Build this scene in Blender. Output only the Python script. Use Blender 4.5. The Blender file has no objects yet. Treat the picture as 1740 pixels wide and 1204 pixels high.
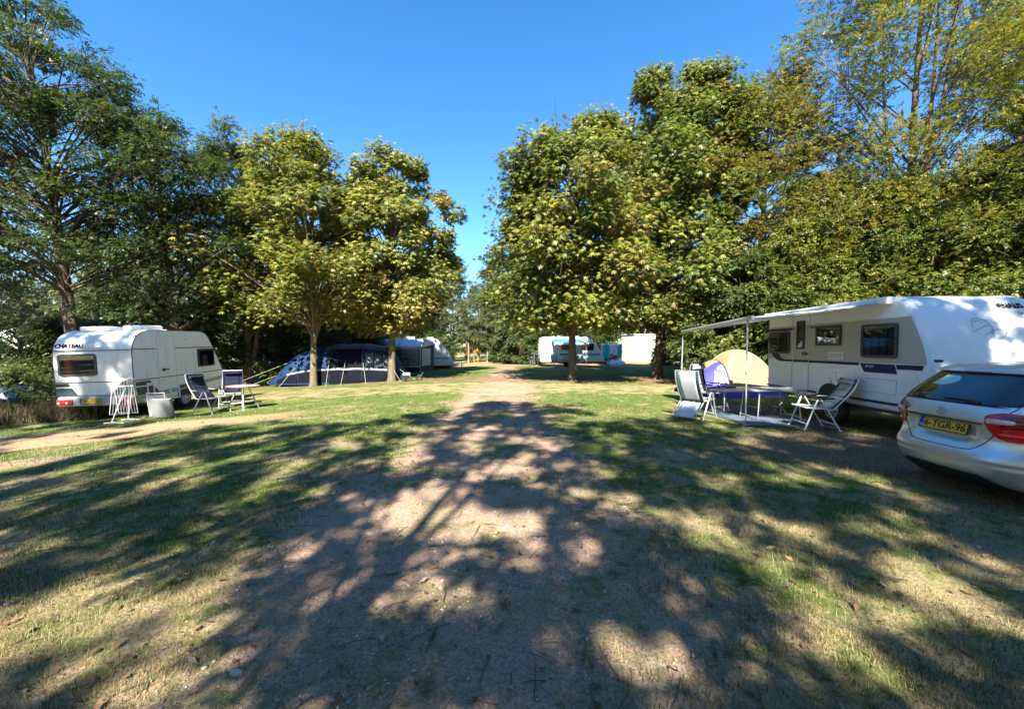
import bpy, bmesh, math, random
import numpy as np
from mathutils import Vector, Matrix
R = math.radians
SC = bpy.context.scene
COL = SC.collection
rnd = random.Random(7)
RG = np.random.default_rng(11)

# ---------------------------------------------------------------- camera
cam = bpy.data.cameras.new('camera'); camo = bpy.data.objects.new('camera', cam); COL.objects.link(camo)
cam.sensor_width = 36.0; cam.lens = 36.0 * 670.0 / 1740.0
camo.location = (0, 0, 1.6); camo.rotation_euler = (R(90 - 2.5), 0, 0)
cam.shift_y = 17.3 / 1740.0
cam.clip_start = 0.05; cam.clip_end = 2500
SC.camera = camo

# ---------------------------------------------------------------- sky and sun
SUN_EL = R(42.0)
SUN_DIR = Vector((-0.13, -1.0, 0)).normalized() * math.cos(SUN_EL) + Vector((0, 0, math.sin(SUN_EL)))   # towards the sun
world = bpy.data.worlds.new('World'); SC.world = world; world.use_nodes = True
wn = world.node_tree; wn.nodes.clear()
sky = wn.nodes.new('ShaderNodeTexSky'); sky.sky_type = 'NISHITA'; sky.sun_disc = False
sky.sun_elevation = SUN_EL; sky.sun_rotation = math.atan2(SUN_DIR.x, SUN_DIR.y)
sky.air_density = 1.0; sky.dust_density = 0.0; sky.ozone_density = 4.0; sky.altitude = 0
bg = wn.nodes.new('ShaderNodeBackground'); bg.inputs[1].default_value = 0.08
wo = wn.nodes.new('ShaderNodeOutputWorld')
hs = wn.nodes.new('ShaderNodeHueSaturation'); hs.inputs['Saturation'].default_value = 1.25
wn.links.new(sky.outputs[0], hs.inputs['Color']); wn.links.new(hs.outputs[0], bg.inputs[0]); wn.links.new(bg.outputs[0], wo.inputs[0])
sl = bpy.data.lights.new('sun', 'SUN'); sl.energy = 5.0; sl.angle = R(0.53); sl.color = (1.0, 0.93, 0.82)
so = bpy.data.objects.new('sun', sl); COL.objects.link(so)
so.rotation_euler = (-SUN_DIR).to_track_quat('-Z', 'Y').to_euler(); so.location = (0, -20, 30)
vs = SC.view_settings
vs.view_transform = 'Standard'; vs.look = 'None'; vs.gamma = 1.0; vs.use_curve_mapping = False; vs.exposure = 2.1
SC.cycles.max_bounces = 6; SC.cycles.transparent_max_bounces = 12
SC.cycles.use_denoising = True

# ---------------------------------------------------------------- helpers
def gz(x, y):
    """height of the ground: it falls away a little to the left and to the right"""
    l = -0.05 * min(max(-3.0 - x, 0.0), 13.0)
    r = -0.02 * min(max(x - 2.0, 0.0), 5.0)
    return l + r

def mat(name, col, rough=0.5, metal=0.0, var=0.08, scale=6.0, bump=0.0, bscale=60.0, spec=0.5, coat=0.0, trans=0.0, dirt=0.0):
    m = bpy.data.materials.new(name); m.use_nodes = True
    nt = m.node_tree; b = nt.nodes['Principled BSDF']; L = nt.links
    b.inputs['Roughness'].default_value = rough; b.inputs['Metallic'].default_value = metal
    b.inputs['Specular IOR Level'].default_value = spec
    if coat: b.inputs['Coat Weight'].default_value = coat; b.inputs['Coat Roughness'].default_value = 0.05
    tc = nt.nodes.new('ShaderNodeTexCoord')
    no = nt.nodes.new('ShaderNodeTexNoise'); no.inputs['Scale'].default_value = scale; no.inputs['Detail'].default_value = 5
    L.new(tc.outputs['Object'], no.inputs['Vector'])
    mx = nt.nodes.new('ShaderNodeMix'); mx.data_type = 'RGBA'
    c = np.array(col[:3])
    mx.inputs[6].default_value = (*np.clip(c * (1 - var), 0, 1), 1); mx.inputs[7].default_value = (*np.clip(c * (1 + var), 0, 1), 1)
    L.new(no.outputs['Fac'], mx.inputs[0])
    out = mx.outputs[2]
    if dirt:
        n2 = nt.nodes.new('ShaderNodeTexNoise'); n2.inputs['Scale'].default_value = 2.5; n2.inputs['Detail'].default_value = 8
        mp = nt.nodes.new('ShaderNodeMapping'); mp.inputs['Scale'].default_value = (3, 3, 0.6)
        L.new(tc.outputs['Object'], mp.inputs[0]); L.new(mp.outputs[0], n2.inputs['Vector'])
        rr = nt.nodes.new('ShaderNodeMapRange'); rr.inputs[1].default_value = 0.48; rr.inputs[2].default_value = 0.8; rr.inputs[4].default_value = dirt
        L.new(n2.outputs['Fac'], rr.inputs[0])
        m2 = nt.nodes.new('ShaderNodeMix'); m2.data_type = 'RGBA'; m2.inputs[7].default_value = (0.33, 0.29, 0.22, 1)
        L.new(rr.outputs[0], m2.inputs[0]); L.new(out, m2.inputs[6]); out = m2.outputs[2]
        r2 = nt.nodes.new('ShaderNodeMapRange'); r2.inputs[3].default_value = rough; r2.inputs[4].default_value = min(1, rough + .25)
        L.new(n2.outputs['Fac'], r2.inputs[0]); L.new(r2.outputs[0], b.inputs['Roughness'])
    L.new(out, b.inputs['Base Color'])
    if bump:
        n3 = nt.nodes.new('ShaderNodeTexNoise'); n3.inputs['Scale'].default_value = bscale; n3.inputs['Detail'].default_value = 4
        L.new(tc.outputs['Object'], n3.inputs['Vector'])
        bu = nt.nodes.new('ShaderNodeBump'); bu.inputs['Strength'].default_value = bump; bu.inputs['Distance'].default_value = 0.02
        L.new(n3.outputs['Fac'], bu.inputs['Height']); L.new(bu.outputs[0], b.inputs['Normal'])
    if trans:
        tr = nt.nodes.new('ShaderNodeBsdfTranslucent'); L.new(out, tr.inputs[0])
        ms = nt.nodes.new('ShaderNodeMixShader'); ms.inputs[0].default_value = trans
        o = nt.nodes['Material Output']
        L.new(b.outputs[0], ms.inputs[1]); L.new(tr.outputs[0], ms.inputs[2]); L.new(ms.outputs[0], o.inputs[0])
    return m

def glass_mat(name, tint=(0.66, 0.68, 0.69), refl=0.04, rough=0.02):
    """window pane: tinted see-through sheet with a fresnel gloss"""
    m = bpy.data.materials.new(name); m.use_nodes = True
    nt = m.node_tree; nt.nodes.clear(); L = nt.links
    t = nt.nodes.new('ShaderNodeBsdfTransparent'); t.inputs[0].default_value = (*tint, 1)
    g = nt.nodes.new('ShaderNodeBsdfGlossy'); g.inputs['Roughness'].default_value = rough
    lw = nt.nodes.new('ShaderNodeLayerWeight'); lw.inputs[0].default_value = 0.35
    ma = nt.nodes.new('ShaderNodeMath'); ma.operation = 'MULTIPLY_ADD'; ma.inputs[1].default_value = 0.6; ma.inputs[2].default_value = refl; ma.use_clamp = True
    ms = nt.nodes.new('ShaderNodeMixShader'); o = nt.nodes.new('ShaderNodeOutputMaterial')
    L.new(lw.outputs['Fresnel'], ma.inputs[0]); L.new(ma.outputs[0], ms.inputs[0])
    L.new(t.outputs[0], ms.inputs[1]); L.new(g.outputs[0], ms.inputs[2]); L.new(ms.outputs[0], o.inputs[0])
    return m

class MB:
    def __init__(s): s.v = []; s.f = []
    def add(s, vs_, fs): 
        k = len(s.v); s.v += [tuple(p) for p in vs_]; s.f += [tuple(i + k for i in f) for f in fs]; return s
    def box(s, c, d, rot=None, bev=0.0, seg=2):
        bm = bmesh.new(); bmesh.ops.create_cube(bm, size=1.0)
        for v in bm.verts: v.co = Vector((v.co.x * d[0], v.co.y * d[1], v.co.z * d[2]))
        if bev: bmesh.ops.bevel(bm, geom=bm.edges[:], offset=bev, segments=seg, affect='EDGES', profile=0.5)
        if rot is not None: bm.transform(rot if isinstance(rot, Matrix) else Matrix.Rotation(rot, 4, 'Z'))
        bm.transform(Matrix.Translation(c)); bm.verts.index_update()
        s.add([v.co[:] for v in bm.verts], [[v.index for v in f.verts] for f in bm.faces]); bm.free(); return s
    def tube(s, pts, r, n=8, caps=True, flat=1.0):
        P = [Vector(p) for p in pts]; N = len(P); rr = r if hasattr(r, '__len__') else [r] * N
        t0 = (P[1] - P[0]).normalized(); a = Vector((0, 0, 1)) if abs(t0.z) < 0.9 else Vector((1, 0, 0))
        u = t0.cross(a).normalized(); rings = []
        for i in range(N):
            t = ((P[min(i + 1, N - 1)] - P[max(i - 1, 0)])).normalized()
            u = (u - t * u.dot(t)).normalized(); w = t.cross(u)
            rings.append([P[i] + (u * math.cos(2 * math.pi * k / n) + w * math.sin(2 * math.pi * k / n) * flat) * rr[i] for k in range(n)])
        return s.loft(rings, True, caps)
    def loft(s, rings, closed=True, caps=False, close_loop=False):
        n = len(rings[0]); k = len(rings); vs_ = [p for r_ in rings for p in r_]; fs = []
        for i in range(k if close_loop else k - 1):
            i2 = (i + 1) % k
            for j in range(n if closed else n - 1):
                j2 = (j + 1) % n; fs.append((i * n + j, i * n + j2, i2 * n + j2, i2 * n + j))
        if caps: fs.append(tuple(range(n - 1, -1, -1))); fs.append(tuple((k - 1) * n + j for j in range(n)))
        return s.add(vs_, fs)
    def prism(s, poly, O, U, V, d):
        """polygon (u,v) in the plane O + uU + vV, thickened by d along U x V"""
        O, U, V = Vector(O), Vector(U), Vector(V); N = U.cross(V).normalized() * d
        b = [O + U * u + V * v for u, v in poly]; n = len(b)
        return s.add(b + [p + N for p in b], [tuple(range(n - 1, -1, -1)), tuple(range(n, 2 * n))] + [(i, (i + 1) % n, n + (i + 1) % n, n + i) for i in range(n)])
    def frame(s, u0, v0, u1, v1, w, O, U, V, d, r=0.0):
        """rectangular frame ring of width w"""
        a = rrect(u0, v0, u1, v1, r); b = rrect(u0 + w, v0 + w, u1 - w, v1 - w, max(r - w, 0.004 if r else 0)); n = len(a)
        O, U, V = Vector(O), Vector(U), Vector(V); N = U.cross(V).normalized() * d
        A = [O + U * u + V * v for u, v in a]; B = [O + U * u + V * v for u, v in b]
        vs_ = A + B + [p + N for p in A] + [p + N for p in B]; fs = []
        for i in range(n):
            j = (i + 1) % n
            fs += [(2 * n + i, 2 * n + j, 3 * n + j, 3 * n + i), (i, j, 2 * n + j, 2 * n + i), (n + j, n + i, 3 * n + i, 3 * n + j), (j, i, n + i, n + j)]
        return s.add(vs_, fs)
    def sphere(s, c, r, nu=12, nv=8):
        c = Vector(c); r = Vector(r if hasattr(r, '__len__') else (r, r, r)); rings = []
        for i in range(1, nv):
            a = math.pi * i / nv
            rings.append([c + Vector((r.x * math.sin(a) * math.cos(2 * math.pi * k / nu), r.y * math.sin(a) * math.sin(2 * math.pi * k / nu), r.z * math.cos(a))) for k in range(nu)])
        k0 = len(s.v); s.loft(rings, True, False); m = len(rings)
        s.v += [tuple(c + Vector((0, 0, r.z))), tuple(c - Vector((0, 0, r.z)))]; t = len(s.v) - 2
        for j in range(nu):
            j2 = (j + 1) % nu; s.f.append((t, k0 + j2, k0 + j)); s.f.append((t + 1, k0 + (m - 1) * nu + j, k0 + (m - 1) * nu + j2))
        return s
    def grid(s, fn, nu, nv):
        vs_ = [fn(i / nu, j / nv) for i in range(nu + 1) for j in range(nv + 1)]; w = nv + 1
        return s.add(vs_, [(i * w + j, (i + 1) * w + j, (i + 1) * w + j + 1, i * w + j + 1) for i in range(nu) for j in range(nv)])
    def build(s, name, m, parent=None, smooth=35, solid=0.0):
        me = bpy.data.meshes.new(name); me.from_pydata(s.v, [], s.f); me.update()
        bm = bmesh.new(); bm.from_mesh(me); bmesh.ops.recalc_face_normals(bm, faces=bm.faces[:]); bm.to_mesh(me); bm.free()
        if smooth: me.shade_smooth(); me.set_sharp_from_angle(angle=R(smooth))
        me.materials.append(m)
        o = bpy.data.objects.new(name, me); COL.objects.link(o)
        if parent: o.parent = parent
        if solid:
            md = o.modifiers.new('thickness', 'SOLIDIFY'); md.thickness = solid; md.offset = 0
        return o

def rrect(u0, v0, u1, v1, r=0.0, n=4):
    if not r: return [(u0, v0), (u1, v0), (u1, v1), (u0, v1)]
    r = min(r, (u1 - u0) / 2.01, (v1 - v0) / 2.01); out = []
    for cx, cy, a in ((u1 - r, v0 + r, -90), (u1 - r, v1 - r, 0), (u0 + r, v1 - r, 90), (u0 + r, v0 + r, 180)):
        for k in range(n + 1):
            t = R(a + 90 * k / n); out.append((cx + r * math.cos(t), cy + r * math.sin(t)))
    return out

def tag(o, label, cat, group=None):
    o['label'] = label; o['category'] = cat
    if group: o['group'] = group
    return o
def thing(name, label, cat, loc=(0, 0, 0), rz=0.0, group=None, rot=None):
    o = bpy.data.objects.new(name, None); COL.objects.link(o); o.empty_display_size = 0.2
    o.location = loc; o.rotation_euler = rot if rot else (0, 0, rz)
    return tag(o, label, cat, group)
def struct(o, kind='structure'): o['kind'] = kind; return o
def dup(root, loc, rz=0.0, label=None, scale=1.0, group=None):
    def cp(o, parent):
        c = o.copy(); COL.objects.link(c); c.parent = parent
        for ch in list(o.children): cp(ch, c)
        return c
    r = cp(root, None); r.location = loc; r.rotation_euler = (0, 0, rz); r.scale = (scale,) * 3 if not hasattr(scale, '__len__') else scale
    if label: r['label'] = label
    if group: r['group'] = group
    return r

def text_on(txt, size, O, U, V, m, parent, name='lettering', depth=0.002, align='CENTER', shear=0.0, bold=0.0):
    cu = bpy.data.curves.new('txt', 'FONT'); cu.body = txt; cu.size = size; cu.align_x = align; cu.align_y = 'CENTER'
    cu.extrude = depth; cu.shear = shear; cu.offset = bold; cu.resolution_u = 3
    to = bpy.data.objects.new('txt', cu); COL.objects.link(to)
    dg = bpy.context.evaluated_depsgraph_get(); me = bpy.data.meshes.new_from_object(to.evaluated_get(dg))
    COL.objects.unlink(to); bpy.data.objects.remove(to)
    O, U, V = Vector(O), Vector(U).normalized(), Vector(V).normalized(); N = U.cross(V)
    me.transform(Matrix(((U.x, V.x, N.x, O.x), (U.y, V.y, N.y, O.y), (U.z, V.z, N.z, O.z), (0, 0, 0, 1))))
    me.materials.clear(); me.materials.append(m); me.name = name
    o = bpy.data.objects.new(name, me); COL.objects.link(o); o.parent = parent
    return o

def conform(o, fn):
    """lay flat lettering on to a curved wall: y of each vertex from fn(z), keeping its relief"""
    bm = bmesh.new(); bm.from_mesh(o.data)
    for _ in range(5):
        bmesh.ops.triangulate(bm, faces=bm.faces[:]); e = [q for q in bm.edges if q.calc_length() > .022]
        if not e: break
        bmesh.ops.subdivide_edges(bm, edges=e, cuts=1)
    bmesh.ops.triangulate(bm, faces=bm.faces[:]); bm.to_mesh(o.data); bm.free()
    y = np.array([v.co.y for v in o.data.vertices]); z = np.array([v.co.z for v in o.data.vertices])
    f = np.array([fn(q) for q in z]); A = np.stack([z, np.ones_like(z)], 1); k = np.linalg.lstsq(A, y, rcond=None)[0]; rel = y - A @ k
    for v, a, r in zip(o.data.vertices, f, rel): v.co.y = a + (r if abs(r) < .01 else math.copysign(.01, r))
    return o

def np_mesh(name, co, quads=None, tris=None, col=None, m=None, parent=None, smooth=False):
    me = bpy.data.meshes.new(name); nv = len(co); me.vertices.add(nv); me.vertices.foreach_set('co', np.asarray(co, np.float32).ravel())
    k = 4 if quads is not None else 3; fa = quads if quads is not None else tris; nf = len(fa)
    me.loops.add(nf * k); me.loops.foreach_set('vertex_index', np.asarray(fa, np.int32).ravel())
    me.polygons.add(nf); me.polygons.foreach_set('loop_start', np.arange(0, nf * k, k, dtype=np.int32))
    try: me.polygons.foreach_set('loop_total', np.full(nf, k, np.int32))
    except Exception: pass
    if smooth: me.polygons.foreach_set('use_smooth', np.ones(nf, bool))
    me.update(calc_edges=True)
    if col is not None:
        at = me.color_attributes.new('Col', 'FLOAT_COLOR', 'POINT')
        c4 = np.ones((nv, 4), np.float32); c4[:, :3] = col; at.data.foreach_set('color', c4.ravel())
    if m: me.materials.append(m)
    o = bpy.data.objects.new(name, me); COL.objects.link(o)
    if parent: o.parent = parent
    return o

def attr_mat(name, rough=0.5, trans=0.35, spec=0.4, tcol=(1.25, 1.25, 0.7)):
    m = bpy.data.materials.new(name); m.use_nodes = True
    nt = m.node_tree; b = nt.nodes['Principled BSDF']; L = nt.links
    a = nt.nodes.new('ShaderNodeAttribute'); a.attribute_name = 'Col'
    b.inputs['Roughness'].default_value = rough; b.inputs['Specular IOR Level'].default_value = spec
    L.new(a.outputs['Color'], b.inputs['Base Color'])
    if trans:
        tr = nt.nodes.new('ShaderNodeBsdfTranslucent')
        mu = nt.nodes.new('ShaderNodeMix'); mu.data_type = 'RGBA'; mu.blend_type = 'MULTIPLY'; mu.inputs[0].default_value = 1; mu.inputs[7].default_value = (*tcol, 1)
        L.new(a.outputs['Color'], mu.inputs[6]); L.new(mu.outputs[2], tr.inputs[0])
        ms = nt.nodes.new('ShaderNodeMixShader'); ms.inputs[0].default_value = trans
        L.new(b.outputs[0], ms.inputs[1]); L.new(tr.outputs[0], ms.inputs[2]); L.new(ms.outputs[0], nt.nodes['Material Output'].inputs[0])
    return m

M = {}
M['leaf'] = attr_mat('leaf', 0.42, 0.42, tcol=(1.35, 1.3, .7))
M['grass'] = attr_mat('grass_blade', 0.6, 0.3)
M['litter'] = attr_mat('dry_leaf', 0.7, 0.15, tcol=(1.2, 1, .8))
M['stone'] = attr_mat('pebble', 0.8, 0)
M['white'] = mat('white_gelcoat', (0.80, 0.80, 0.78), 0.28, var=.02, dirt=0.10)
M['oldwhite'] = mat('ageing_white_panel', (0.76, 0.75, 0.70), 0.35, var=.03, bump=.05, bscale=25, dirt=0.28)
M['beige'] = mat('champagne_panel', (0.44, 0.41, 0.35), 0.35, var=.02, dirt=0.05)
M['plainwhite'] = mat('white_plastic', (0.78, 0.78, 0.77), 0.4, var=.02, dirt=0.08)
M['grey'] = mat('mid_grey_plastic', (0.30, 0.31, 0.32), 0.45, dirt=0.15)
M['lightgrey'] = mat('light_grey_panel', (0.52, 0.54, 0.55), 0.45, dirt=0.1)
M['dark'] = mat('dark_grey_plastic', (0.035, 0.037, 0.04), 0.45)
M['black'] = mat('black_rubber', (0.012, 0.012, 0.013), 0.6)
M['ink'] = mat('matt_black_lettering', (0.012, 0.012, 0.014), 0.95, spec=0.02)
M['navy'] = mat('navy_decal', (0.008, 0.012, 0.075), 0.45, spec=0.2)
M['steel'] = mat('galvanised_steel', (0.45, 0.46, 0.47), 0.4, 0.9)
M['alu'] = mat('anodised_aluminium', (0.42, 0.43, 0.44), 0.4, 0.6)
M['whitemetal'] = mat('white_coated_wire', (0.50, 0.50, 0.50), 0.35)
M['red'] = mat('red_lens', (0.55, 0.012, 0.02), 0.12, coat=0.6, var=.15, scale=30)
M['clearlens'] = mat('clear_lens', (0.75, 0.6, 0.6), 0.1, coat=.6)
M['orange'] = mat('orange_lens', (0.7, 0.2, 0.03), 0.2)
M['yellow'] = mat('yellow_plate', (0.68, 0.40, 0.02), 0.4, var=.03)
M['eublue'] = mat('blue_plate_strip', (0.01, 0.06, 0.42), 0.4)
M['pane'] = glass_mat('tinted_pane')
M['void'] = mat('painted_interior_dark', (0.02, 0.02, 0.02), 0.8)  # dark colour that stands for the shade inside windows and openings
# ---------------------------------------------------------------- ground
def ground_material():
    m = bpy.data.materials.new('camp_ground'); m.use_nodes = True
    nt = m.node_tree; L = nt.links; b = nt.nodes['Principled BSDF']; N = nt.nodes
    geo = N.new('ShaderNodeNewGeometry'); sep = N.new('ShaderNodeSeparateXYZ'); L.new(geo.outputs['Position'], sep.inputs[0])
    X, Y = sep.outputs[0], sep.outputs[1]
    def math_(op, a, b_=None, c=None, clamp=False):
        n = N.new('ShaderNodeMath'); n.operation = op; n.use_clamp = clamp
        for i, v in enumerate((a, b_, c)):
            if v is None: continue
            if isinstance(v, (int, float)): n.inputs[i].default_value = v
            else: L.new(v, n.inputs[i])
        return n.outputs[0]
    def noise(scale, det=6, rough=0.55, dist=0.0, vec=None):
        n = N.new('ShaderNodeTexNoise'); n.inputs['Scale'].default_value = scale; n.inputs['Detail'].default_value = det
        n.inputs['Roughness'].default_value = rough; n.inputs['Distortion'].default_value = dist
        L.new(vec or geo.outputs['Position'], n.inputs['Vector']); return n.outputs['Fac']
    def rng(v, a, b_, lo=0.0, hi=1.0, smooth=True):
        n = N.new('ShaderNodeMapRange'); n.interpolation_type = 'SMOOTHSTEP' if smooth else 'LINEAR'; n.clamp = True
        L.new(v, n.inputs[0])
        for i, q in zip((1, 2, 3, 4), (a, b_, lo, hi)): n.inputs[i].default_value = q
        return n.outputs[0]
    def mix(f, a, b_):
        n = N.new('ShaderNodeMix'); n.data_type = 'RGBA'
        if isinstance(f, (int, float)): n.inputs[0].default_value = f
        else: L.new(f, n.inputs[0])
        for i, v in ((6, a), (7, b_)):
            if isinstance(v, tuple): n.inputs[i].default_value = (*v, 1)
            else: L.new(v, n.inputs[i])
        return n.outputs[2]
    big = noise(0.35, 4); mid = noise(1.3, 5, dist=.3); fine = noise(9, 6, .65); vfine = noise(55, 5, .7); grit = noise(160, 3, .6)
    # colours
    grass = mix(rng(fine, .35, .65), (0.044, 0.076, 0.013), (0.112, 0.152, 0.030))
    straw = mix(rng(vfine, .3, .7), (0.15, 0.115, 0.056), (0.38, 0.30, 0.155))
    dirt = mix(rng(vfine, .3, .72), (0.225, 0.138, 0.092), (0.47, 0.325, 0.225))
    dirt = mix(math_('MULTIPLY', rng(grit, .55, .75), .45), dirt, (0.42, 0.36, 0.31))
    dirt = mix(math_('MULTIPLY', rng(mid, .50, .72), .5), dirt, (0.10, 0.07, 0.055))
    sand = mix(rng(fine, .3, .7), (0.27, 0.165, 0.088), (0.40, 0.265, 0.150))
    # lawn: grass and straw in patches
    pm = math_('ADD', math_('MULTIPLY', mid, .55), math_('ADD', math_('MULTIPLY', fine, .28), math_('MULTIPLY', big, .25)))
    near = rng(Y, 2.5, 8.5, 0.12, 0.0)                       # the worn foreground holds more dry stalks
    band = math_('MULTIPLY', rng(Y, 13.2, 14.6), rng(Y, 17.0, 18.8, 1, 0))   # dry band before the trees
    pm2 = math_('ADD', math_('ADD', pm, near), math_('MULTIPLY', band, .12))
    lawn = mix(rng(math_('ADD', pm2, math_('MULTIPLY', math_('SUBTRACT', noise(2.6, 5, .65), .5), .40)), .54, .73), grass, straw)
    far = math_('MULTIPLY', rng(Y, 40, 44), .75)
    lawn = mix(far, lawn, (0.30, 0.25, 0.11))
    # gravel track straight ahead
    wob = math_('MULTIPLY', math_('SUBTRACT', noise(.7, 5, .6), .5), 2.6)
    d = math_('ABSOLUTE', math_('ADD', math_('SUBTRACT', X, -0.42), wob))
    tw = rng(Y, 0, 24, 1.75, 0.95, False)
    tr = math_('SUBTRACT', tw, d)
    tmask = rng(math_('ADD', tr, math_('MULTIPLY', math_('SUBTRACT', fine, .5), 1.4)), -.25, .5)
    gaps = rng(math_('ADD', math_('MULTIPLY', noise(.9, 5, .6), .7), math_('MULTIPLY', fine, .3)), .40, .54, .25, 1.0)
    tmask = math_('MULTIPLY', tmask, gaps)
    tmask = math_('MULTIPLY', tmask, rng(Y, 27, 34, 1, .55))
    c = mix(tmask, lawn, dirt)
    # bare patches elsewhere in the near lawn
    bp = math_('MULTIPLY', rng(noise(.55, 6, .65, .4), .54, .64), rng(Y, 9, 13, 1, .15))
    c = mix(math_('MULTIPLY', bp, .75), c, dirt)
    # sandy pitch before the left caravan
    e1 = math_('ADD', math_('MULTIPLY', math_('POWER', math_('MULTIPLY', math_('ADD', math_('ADD', X, 11.4), math_('MULTIPLY', math_('SUBTRACT', Y, 8.2), -.9)), .24), 2.0), 1.0), math_('POWER', math_('MULTIPLY', math_('SUBTRACT', math_('ADD', Y, math_('MULTIPLY', X, -.42)), 12.15), .72), 2.0))
    pad = rng(math_('ADD', e1, math_('MULTIPLY', math_('SUBTRACT', fine, .5), 1.6)), .75, 1.35, 1, 0)
    c = mix(pad, c, sand)
    # brown litter around the car and under the right-hand trees
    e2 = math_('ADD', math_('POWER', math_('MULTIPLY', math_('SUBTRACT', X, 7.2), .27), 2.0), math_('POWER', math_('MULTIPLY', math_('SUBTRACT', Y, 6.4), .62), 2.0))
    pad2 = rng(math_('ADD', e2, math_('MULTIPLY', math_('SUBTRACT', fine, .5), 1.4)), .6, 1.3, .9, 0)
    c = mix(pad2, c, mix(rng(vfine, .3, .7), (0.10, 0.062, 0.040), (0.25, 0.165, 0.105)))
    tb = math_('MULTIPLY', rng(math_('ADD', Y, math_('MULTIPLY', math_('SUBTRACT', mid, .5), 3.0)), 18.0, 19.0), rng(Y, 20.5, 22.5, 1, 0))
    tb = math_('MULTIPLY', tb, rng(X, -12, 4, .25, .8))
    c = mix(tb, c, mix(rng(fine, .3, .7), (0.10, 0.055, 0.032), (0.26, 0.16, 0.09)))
    fb = math_('MULTIPLY', rng(Y, 33.5, 35.0), rng(Y, 41, 43, 1, 0))
    c = mix(math_('MULTIPLY', fb, .8), c, (0.30, 0.19, 0.11))
    L.new(c, b.inputs['Base Color']); b.inputs['Roughness'].default_value = 0.9; b.inputs['Specular IOR Level'].default_value = 0.15
    h = math_('ADD', math_('MULTIPLY', vfine, .5), math_('ADD', math_('MULTIPLY', fine, .9), math_('MULTIPLY', grit, .25)))
    bu = N.new('ShaderNodeBump'); bu.inputs['Strength'].default_value = .75; bu.inputs['Distance'].default_value = .035
    L.new(h, bu.inputs['Height']); L.new(bu.outputs[0], b.inputs['Normal'])
    return m

def axis(lo, hi, fine_lo, fine_hi, step):
    a = list(np.arange(fine_lo, fine_hi + 1e-6, step)); s = step; v = fine_hi
    while v < hi: s *= 1.35; v += s; a.append(min(v, hi))
    s = step; v = fine_lo
    while v > lo: s *= 1.35; v -= s; a.insert(0, max(v, lo))
    return np.array(a)
def gz_np(x, y): return -0.05 * np.clip(-3 - x, 0, 13) - 0.02 * np.clip(x - 2, 0, 5)
def lumps(x, y): return .010 * np.sin(2.1 * x + .7 * y) * np.sin(1.7 * y - .4 * x) + .007 * np.sin(5.3 * x + 1) * np.sin(4.7 * y + 2) - .02 * np.exp(-((x + 1.25) / .35) ** 2) - .02 * np.exp(-((x - .45) / .35) ** 2)
gx = axis(-600, 600, -16, 16, .16); gy = axis(-60, 900, 0, 24, .16)
GX, GY = np.meshgrid(gx, gy, indexing='ij'); nx, ny = GX.shape
fadeL = np.exp(-(np.maximum(np.abs(GX) - 14, 0) / 6) ** 2) * np.exp(-(np.maximum(GY - 24, 0) / 6) ** 2)
GZ = gz_np(GX, GY) + (lumps(GX, GY) - .004) * fadeL
I = np.arange(nx * ny).reshape(nx, ny)
q = np.stack([I[:-1, :-1], I[1:, :-1], I[1:, 1:], I[:-1, 1:]], -1).reshape(-1, 4)
g = np_mesh('ground', np.stack([GX, GY, GZ], -1).reshape(-1, 3), quads=q, m=ground_material(), smooth=True); struct(g)

# value noise for scattering
_tab = RG.random((256, 256))
def vnoise(x, y):
    xi, yi = np.floor(x).astype(int), np.floor(y).astype(int); fx, fy = x - xi, y - yi
    fx = fx * fx * (3 - 2 * fx); fy = fy * fy * (3 - 2 * fy)
    t = lambda a, b: _tab[a % 256, b % 256]
    return (t(xi, yi) * (1 - fx) + t(xi + 1, yi) * fx) * (1 - fy) + (t(xi, yi + 1) * (1 - fx) + t(xi + 1, yi + 1) * fx) * fy
def fbm(x, y): return .5 * vnoise(x, y) + .3 * vnoise(x * 2.1 + 7, y * 2.1) + .2 * vnoise(x * 4.3, y * 4.3 + 3)
def view_points(n, y0, y1, power=1.0):
    """points on the ground ahead, denser close by"""
    u = RG.random(n); y = y0 * (y1 / y0) ** (u ** power); x = (RG.random(n) * 2 - 1) * (1.36 * y + .5)
    return x, y
def track_w(x, y):
    w = (fbm(x * .8 + 40, y * .8) - .5) * 2.4
    return np.clip((1.65 - np.abs(x + .42 + w)) / .6, 0, 1)

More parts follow.
